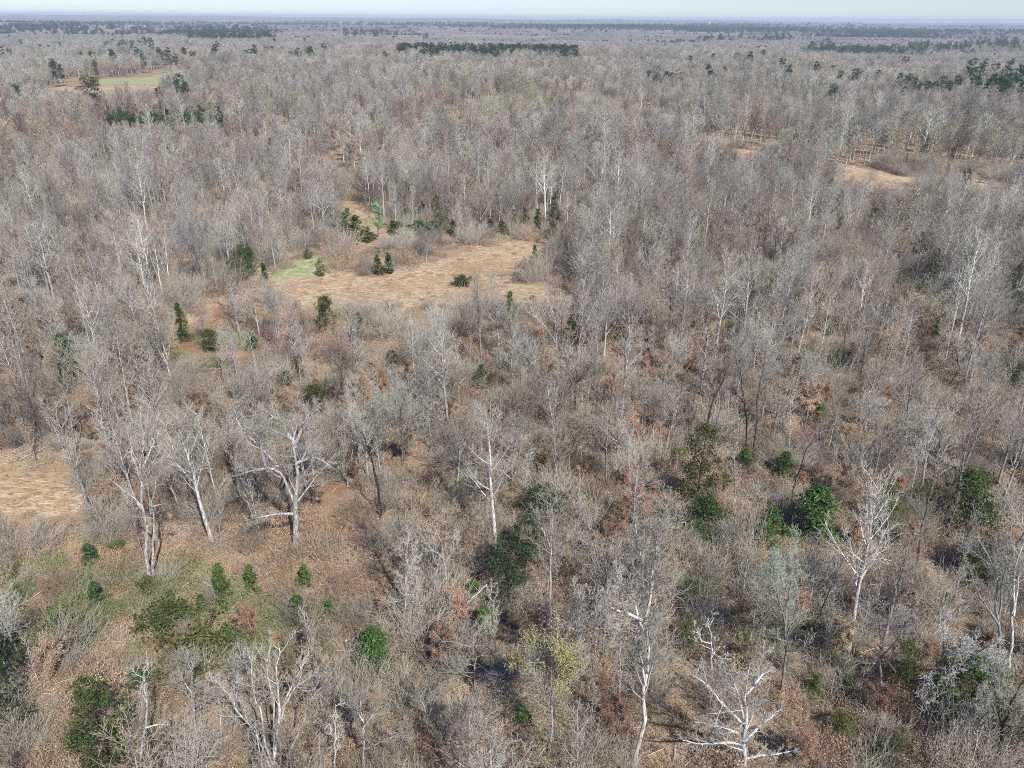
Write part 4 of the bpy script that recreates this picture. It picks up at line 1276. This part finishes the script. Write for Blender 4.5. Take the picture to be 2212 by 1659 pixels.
for a, b, c in ts:
    ok &= np.hypot(pts[:, 0] - a, pts[:, 1] - b) > c + 0.5
    # keep the view of the clearing's own trees open
    ok &= ~((np.abs(pts[:, 0] - a * pts[:, 1] / b) < c) & (pts[:, 1] < b) & (pts[:, 1] > b - 12))
pts = pts[ok]
n = len(pts)
# the strip in front of the clearing keeps low growth so that it shows
P3 = put(pts)
w = waves(pts[:, 0] / 60, pts[:, 1] / 60, 41)
idx = rng.choice(12, n, p=np.array([13, 14, 9, 5, 8, 9, 8, 7, 9, 8, 6, 4]) / 100)
lf = (pts[:, 0] < 0) & (w > -0.2)
idx = np.where(lf & (rng.uniform(size=n) < .5), rng.choice([8, 9, 10, 11], n), idx)
idx = np.where((w > 0.8) & (rng.uniform(size=n) < .5), 2, idx)
w5 = waves(pts[:, 0] / 20, pts[:, 1] / 20, 53)
idx = np.where((w5 > 1.0) & (rng.uniform(size=n) < .6), 4, idx)
idx = np.where((w5 < -1.0) & (rng.uniform(size=n) < .6), rng.choice([5, 7], n), idx)
s = rng.uniform(0.6, 1.1, n) * (1 + 0.16 * waves(pts[:, 0] / 16, pts[:, 1] / 16, 42) + 0.08 * waves(pts[:, 0] / 60, pts[:, 1] / 60, 43))
pj = project(P3)
cap = sight_cap(pts[:, 0], pts[:, 1])
cap = np.where(rng.uniform(size=n) < np.where(pts[:, 1] > 450, 0.02, 0.10), 99.0, cap * rng.uniform(0.75, 1.25, n))
front = cap < 15
capm = sight_cap(pts[:, 0], pts[:, 1], Z_MARSH + Z_YP, 130) * 1.2 + 3
yp = anyin(Z_YP, pts[:, 0], pts[:, 1])
capm = np.where(yp & (rng.uniform(size=n) < 0.6), 4.0, capm)
capm = np.where(rng.uniform(size=n) < 0.05, 99.0, capm)
marsh = anyin(Z_MARSH, pts[:, 0], pts[:, 1])
idx = np.where(marsh, rng.choice([2, 2, 4, 7, 9, 10], n), idx)
s = np.where(marsh & (rng.uniform(size=n) < 0.9), s * rng.uniform(0.2, 0.5, n), np.minimum(s, capm / 15))
idx = np.where(front, rng.choice([8, 9, 10, 11], n), idx)
s = np.minimum(s, cap / 13.0)
sel = (s > 0.13) & ~(blocks(pts[:, 0], pts[:, 1], 15.0 * s, 0.08) & (rng.uniform(size=n) < 0.8))
idx = np.where(pts[:, 1] > 300 + rng.normal(0, 25, n), idx + 12, idx)
P3, idx, s = P3[sel], idx[sel], s[sel]
n = len(P3)
gn_scatter('bare_wood', P3, idx, rots(n), np.stack([s, s, s], 1), MIDS, 'dense bare grey wood stretching away behind the near trees')

# farther: low detail trees, then whole patches of wood
def low_tree(h, tw, bark, dense=1.0, kind='tall'):
    P, R = stem(h, 0.010 * h, 0.04, 0.04, 5)
    b1 = spawn(P, R, 12, 0.35, 0.99, 42, 0.32 if kind == 'tall' else 0.42, 3, 0.12, 0.08, 0.55, 0.05, 0.4, 0.55)
    b2 = spawn(b1[0], b1[1], 7, 0.15, 1.0, 42, 0.6, 2, 0.12, 0.1, 0.6, 0.09, 0.5, 0.4)
    b3 = spawn(b2[0], b2[1], 2, 0.3, 1.0, 38, 0.7, 2, 0.12, 0.1, 0.8, 0.08, 0.6, 0.4)
    return [tubes(P, R, 4, bark), tubes(b1[0], b1[1], 3, bark, 0.1), tubes(b2[0], b2[1], 3, tw, 0.2), tubes(b3[0], b3[1], 3, tw, 0.2)]


def moved(gs, x, y, z, s, a, tint=1.0):
    ca, sa = math.cos(a), math.sin(a)
    out = []
    for V, F, C in gs:
        W = V * s
        W = np.stack([W[:, 0] * ca - W[:, 1] * sa + x, W[:, 0] * sa + W[:, 1] * ca + y, W[:, 2] + z], 1)
        out.append((W, F, C * tint))
    return out


LOWT = [low_tree(17, TW_GREY, PALE), low_tree(18, TW_GREY, GREY), low_tree(15, TW_PINK, PALE), low_tree(16, TW_TAN, GREY, kind='round'), low_tree(17, TW_GREY, WHITE, kind='round')]
PATCH = []
for k in range(6):
    gs = []
    m = 46
    for q in range(m):
        gx, gy = (q % 7) * 6 - 18, (q // 7) * 6 - 18
        tr = LOWT[rng.choice(5, p=[.28, .27, .18, .17, .10])]
        gs += moved(tr, gx + rng.uniform(-2.5, 2.5), gy + rng.uniform(-2.5, 2.5), 0, rng.uniform(0.65, 1.05), rng.uniform(0, 6.28), rng.uniform(0.6, 1.25))
    PATCH.append(build_mesh('wood_patch', gs, M_FAR))
pts = grid_points(690, 2300, 38, 0.004, 60)
ok = ~(anyin(Z_GREEN, pts[:, 0], pts[:, 1]) | anyin(Z_TANF, pts[:, 0], pts[:, 1]))
for zp in (Z_GREEN[2], Z_TANF[0]):
    for q in range(8):
        a = q * math.pi / 4
        ok &= ~inside(zp, pts[:, 0] + 19 * math.cos(a), pts[:, 1] + 19 * math.sin(a))
ok &= sight_cap(pts[:, 0], pts[:, 1]) > 15
pts = pts[ok]
n = len(pts)
s = rng.uniform(0.9, 1.25, n)
gn_scatter('far_bare_wood', put(pts, -0.5), rng.integers(0, 6, n), rots(n, 0.0), np.stack([s, s, rng.uniform(0.8, 1.15, n)], 1), PATCH, 'far bare grey-brown wood covering the low hills')


HUGE = []
NG = 84
for k in range(6):
    # the closed canopy of a far wood: one rough surface with a dome for every crown
    ax = np.linspace(-148, 148, NG)
    X, Y = np.meshgrid(ax, ax)
    cx = rng.uniform(-150, 150, (1500, 2)); ch = rng.uniform(12, 18.5, 1500); cr = rng.uniform(3.5, 6.0, 1500)
    Z = np.full(X.shape, 9.0); who = np.zeros(X.shape, int)
    for q in range(1500):
        x0, x1 = np.searchsorted(ax, [cx[q, 0] - cr[q], cx[q, 0] + cr[q]]); y0, y1 = np.searchsorted(ax, [cx[q, 1] - cr[q], cx[q, 1] + cr[q]])
        if x1 <= x0 or y1 <= y0: continue
        sx, sy = X[y0:y1, x0:x1], Y[y0:y1, x0:x1]
        r2 = ((sx - cx[q, 0]) ** 2 + (sy - cx[q, 1]) ** 2) / cr[q] ** 2
        zz = np.where(r2 < 1, ch[q] - 4.0 * r2, 0)
        m = zz > Z[y0:y1, x0:x1]
        Z[y0:y1, x0:x1] = np.where(m, zz, Z[y0:y1, x0:x1]); who[y0:y1, x0:x1] = np.where(m, q, who[y0:y1, x0:x1])
    Z = Z + rng.normal(0, 0.45, Z.shape)
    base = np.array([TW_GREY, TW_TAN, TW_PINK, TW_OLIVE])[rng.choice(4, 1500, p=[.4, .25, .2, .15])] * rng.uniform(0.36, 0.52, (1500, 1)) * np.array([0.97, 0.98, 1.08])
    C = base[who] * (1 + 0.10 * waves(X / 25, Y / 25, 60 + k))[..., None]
    ii = (np.arange(NG - 1)[:, None] * NG + np.arange(NG - 1)[None]).ravel()
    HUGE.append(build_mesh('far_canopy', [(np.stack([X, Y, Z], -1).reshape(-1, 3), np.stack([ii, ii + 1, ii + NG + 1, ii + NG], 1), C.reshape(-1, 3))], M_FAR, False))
pts = grid_points(2200, 15500, 262, 0.0, 300)
n = len(pts)
gx_ = (terrain(pts[:, 0] + 120, pts[:, 1]) - terrain(pts[:, 0] - 120, pts[:, 1])) / 240
gy_ = (terrain(pts[:, 0], pts[:, 1] + 120) - terrain(pts[:, 0], pts[:, 1] - 120)) / 240
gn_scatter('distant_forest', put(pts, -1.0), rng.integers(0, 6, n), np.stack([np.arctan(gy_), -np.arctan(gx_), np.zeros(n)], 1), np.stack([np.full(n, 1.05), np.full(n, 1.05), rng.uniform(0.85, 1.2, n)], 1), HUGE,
           'distant forest fading to blue-grey at the horizon')

# ------------------------------------------------------------ pines of the middle and far distance
FP = []
for k, col in enumerate((DKG, (0.05, 0.085, 0.04), (0.06, 0.10, 0.04))):
    t, g = pine(19, col, 2.7, 20, 0.45, 52, 0.36)
    FP.append((build_mesh('trunk', t, M_BARK), build_mesh('foliage', g, M_LEAF)))


def spread_px(boxes):
    out = []
    for (x0, y0, x1, y1, n) in boxes:
        for _ in range(n):
            p = canopy(rng.uniform(x0, x1), rng.uniform(y0, y1), 16.5)
            out.append(p)
    return out


# singly standing pines one can tell apart
PX = [(20, 78), (70, 104), (88, 104), (107, 110), (130, 148), (118, 150), (175, 118), (205, 138), (308, 128), (345, 118), (398, 116), (420, 118), (400, 185), (388, 188), (183, 182), (205, 196), (550, 112), (575, 114), (590, 112), (640, 116), (670, 112), (593, 92),
      (35, 198), (38, 190), (345, 200), (832, 124), (1540, 125), (1530, 152), (1565, 150), (1800, 205), (1815, 168), (1402, 165), (1420, 166), (1440, 168), (1452, 168), (1898, 160), (1945, 178), (1960, 180), (1975, 182), (1990, 182), (2005, 184), (2020, 184), (2035, 184),
      (2050, 184), (2062, 182), (2070, 176), (2110, 170), (2128, 178), (2145, 176), (2160, 182), (2175, 190), (2190, 186), (2205, 182), (2198, 196), (2150, 200), (2165, 206), (2095, 140), (2130, 135), (2185, 138), (1590, 128), (245, 268), (262, 266), (275, 268), (330, 262), (352, 268), (372, 264), (392, 266), (400, 258), (440, 276), (466, 274), (232, 262), (310, 262), (290, 260)]
items = []
for px, py in PX:
    p = canopy(px, py, 15.0 if py < 255 else 6.0)
    k = rng.integers(3)
    s = rng.uniform(0.85, 1.25) * (0.5 if py > 255 else 1.0)
    e = thing('pine_tree', [('trunk', FP[k][0]), ('foliage', FP[k][1])], p, rng.uniform(0, 6.28), s, None, 'tree', 'dark pines standing above the far wood')
    items.append((px, py, 'far dark', 'pine', e))
LMsave = LM
LM = [(172, 206, 'the lone field pine'), (400, 150, 'the far green meadow'), (1050, 110, 'the dark plantation strip'), (2005, 165, 'the thick right-hand pine grove'), (2180, 170, 'the right-edge pines'), (350, 250, 'the young pine patch'),
      (90, 100, 'the upper left pine cluster'), (1430, 160, 'the small pine row'), (1550, 140, 'the scattered right pines'), (600, 100, 'the upper left pine belt')]
rank_labels(items)
LM = LMsave

items = []
for px, py in ((980, 506), (1008, 500), (1060, 500), (1085, 506), (1110, 498), (1135, 490), (885, 512), (922, 516), (955, 496), (745, 500), (730, 512), (752, 480), (716, 470), (700, 455), (850, 505), (1165, 500), (875, 486), (795, 520)):
    p = ground(px, py + rng.uniform(-3, 3))
    k = rng.integers(3); tm, fm, h0, r0 = YPINE[k]
    e = thing('young_pine', [('trunk', tm), ('foliage', fm)], p, rng.uniform(0, 6.28), 1, None, 'tree', 'young pines along the edge behind the clearing')
    e.scale = (rng.uniform(1.7, 2.9),) * 2 + (rng.uniform(1.1, 1.7),)
    items.append((px, py, ('bright green', 'light green', 'fresh green')[k], 'young pine', e))
rank_labels(items)
items = []
got = []
while len(got) < 85:
    px = rng.uniform(0, 2212); py = 290 + 420 * rng.uniform() ** 1.3
    if all(abs(px - a) + 2 * abs(py - b) > 45 for a, b in got) and not (540 < px < 1260 and 500 < py < 670):
        got.append((px, py))
for px, py in got:
    p = canopy(px, py, 5.0)
    k = rng.integers(5)
    tm, fm, h0, r0 = CEDARS[k]
    s = rng.uniform(0.7, 1.25)
    e = thing('cedar_tree', [('trunk', tm), ('foliage', fm)], p, rng.uniform(0, 6.28), s, None, 'tree', 'small cedars dotted through the middle wood')
    e.scale = (s * 0.75, s * 0.75, s * 1.1)
    items.append((px, py, ('deep green', 'olive', 'dark green', 'bright green', 'round green')[k] + ' mid-distance', 'cedar', e))
rank_labels(items)

PB = spread_px([(0, 62, 180, 74, 260), (180, 60, 420, 78, 150), (400, 58, 600, 84, 420), (740, 64, 900, 78, 150), (900, 74, 930, 84, 16), (0, 84, 700, 128, 45), (1400, 118, 2212, 175, 25), (860, 103, 1246, 106, 330), (900, 106, 1246, 110, 120), (1060, 108, 1248, 118, 110),
                (1735, 96, 1800, 112, 40), (1800, 102, 2000, 118, 130), (2000, 100, 2212, 112, 90), (1510, 80, 1720, 86, 60), (2090, 150, 2212, 196, 30), (230, 92, 330, 97, 25), (640, 60, 720, 64, 20)])
P3 = np.array(PB)
P3[:, 2] = terrain(P3[:, 0], P3[:, 1])
n = len(P3)
pq = project(P3)
s_b = np.where((pq[:, 0] > 840) & (pq[:, 0] < 1270) & (pq[:, 1] < 150), rng.uniform(0.85, 1.3, n), rng.uniform(0.95, 1.5, n))
LP = []
for col in (DKG, (0.045, 0.08, 0.038)):
    t, g = pine(18, col, 2.7, 9, 0.7, 28, 0.36)
    LP.append(joined('low_pine', t, g, M_LEAF))
s = s_b
far_s = np.where(P3[:, 1] > 1700, 1.5, 1.0)
gn_scatter('pine_belts', P3, rng.integers(0, 2, n), rots(n, 0.02), np.stack([s * far_s, s * far_s, s * (1 + 0.3 * (far_s - 1))], 1), LP, 'dark green belts and strips of pines across the far wood')
# the patch of young bright pines at the upper left
YP = []
for col, h in ((BRI, 8), ((0.12, 0.19, 0.06), 7), (CED, 8)):
    t, g = cedar(h, 1.7, col, 40, 14, 0.32, 0.1, 'oval')
    YP.append(joined('young_stand', t, g, M_LEAF))
P3 = np.array([ground(rng.uniform(218, 482), 274 + rng.uniform(-22, 12)) for _ in range(260)])
n = len(P3); s = rng.uniform(0.7, 1.2, n)
gn_scatter('young_pine_stand', P3, rng.integers(0, 3, n), rots(n, 0.03), np.stack([s, s, s], 1), YP, 'patch of young bright green pines among bare trees at the upper left')
# dark conifer woods on the far hills at the right
P = []
for q in range(100):
    px = rng.uniform(1200, 2230) if q < 76 else rng.uniform(0, 1200); py = rng.uniform(45, 68) if px > 1200 else rng.uniform(42, 56)
    c0 = canopy(px, py, 14.0)
    L_ = rng.uniform(200, 700) * (c0[1] / 4000); m = int(rng.uniform(60, 160))
    P.append(np.stack([c0[0] + rng.normal(0, 1, m) * L_ * 0.5, c0[1] + rng.normal(0, 1, m) * L_ * 0.35], 1))
P = np.concatenate(P); P = P[P[:, 1] > 1700]
n = len(P); s = rng.uniform(1.0, 1.7, n)
gn_scatter('conifer_woods', put(P, 1.0), rng.integers(0, 2, n), rots(n, 0.02), np.stack([s * 1.6, s * 1.6, s * 0.95], 1), LP, 'blue-green conifer woods on the far hills')

# ------------------------------------------------------------ coloured trees among the far grey wood
BB = []
for col in ((0.42, 0.42, 0.16), (0.36, 0.42, 0.26), (0.40, 0.29, 0.21), (0.42, 0.35, 0.22)):
    t, g, lv = leafy(15, TW_TAN, PALE, col, 0.26, 1, 0.6, 16, 0.6, True)
    BB.append(joined('tinted_tree', t, g + lv, M_LEAF))
P3 = np.array(spread_px([(890, 132, 1180, 180, 60), (1090, 160, 1190, 200, 14), (950, 200, 1100, 240, 18), (1180, 190, 1200, 220, 4), (1380, 290, 1450, 305, 5), (1500, 95, 1560, 102, 12), (740, 112, 800, 124, 8), (180, 150, 300, 185, 8),
                         (1400, 240, 2200, 300, 40), (0, 120, 900, 240, 40), (1500, 110, 2212, 240, 60), (85, 250, 120, 270, 3), (1990, 350, 2005, 385, 2), (1960, 410, 1966, 418, 2)]))
P3 = P3[(sight_cap(P3[:, 0], P3[:, 1]) > 14) & ~anyin(Z_STRAW + Z_GREEN + Z_TANF, P3[:, 0], P3[:, 1])]
n = len(P3)
idx = rng.choice(4, n, p=[.3, .25, .2, .25]); pj = project(P3)
s = rng.uniform(0.75, 1.15, n)
gn_scatter('budding_wood', P3, idx, rots(n, 0.03), np.stack([s, s, s], 1), BB, 'yellowish and reddish budding trees mixed into the far wood')

# ------------------------------------------------------------ the air between here and the horizon
bx = []
for z in (-110.0, 92.0):
    bx += [(-26000, -400, z), (26000, -400, z), (26000, 18200, z), (-26000, 18200, z)]
hm = bpy.data.meshes.new('haze')
hm.from_pydata(bx, [], [(3, 2, 1, 0), (4, 5, 6, 7), (0, 1, 5, 4), (1, 2, 6, 5), (2, 3, 7, 6), (3, 0, 4, 7)])
mh, nt, out = new_mat('haze')
pv = nt.nodes.new('ShaderNodeVolumePrincipled')
pv.inputs['Color'].default_value = (0.74, 0.87, 1.0, 1)
pv.inputs['Density'].default_value = 1.1e-4
nt.links.new(pv.outputs[0], out.inputs['Volume'])
hm.materials.append(mh)
tag(link('haze', hm), 'thin bluish haze over the far wood', None, None, 'stuff')

# ------------------------------------------------------------ water towers on the skyline
for px, h, label in ((1533, 46, 'tiny white water tower on the skyline right of the middle'), (2017, 40, 'tiny pale mast on the skyline near the right edge')):
    D = 6000.0
    d = pix_dir(px, 40)
    x, y = d[0] / d[1] * D, D
    z = float(terrain(x, y)) - 12.0
    h = 60.0 - z - 12.0 + 7.0 / 1590.0 * D - 10.0
    P = np.array([[[0, 0, -12.0], [0, 0, h * 0.8]]]); R = np.array([[2.5, 2.0]])
    shaft = build_mesh('shaft', [tubes(P, R, 10, (0.8, 0.8, 0.8))], M_BARK)
    zz = np.linspace(0, 1, 9)
    P = np.stack([0 * zz, 0 * zz, h * 0.78 + zz * 12], 1)[None]; R = (7.5 * np.sqrt(np.clip(1 - (2 * zz - 1) ** 2, 0.001, 1)))[None]
    if 'mast' in label:
        R = R * 0.25; P[:, :, 2] += zz * 10
        o = thing('radio_mast', [('shaft', shaft), ('head', build_mesh('head', [tubes(P, R, 10, (0.75, 0.75, 0.75))], M_BARK))], (x, y, z + 12), 0, 1, label, 'mast')
    else:
        o = thing('water_tower', [('shaft', shaft), ('tank', build_mesh('tank', [tubes(P, R, 14, (0.85, 0.85, 0.85))], M_BARK))], (x, y, z + 12), 0, 1, label, 'water tower')
print('objects', len(bpy.data.objects))
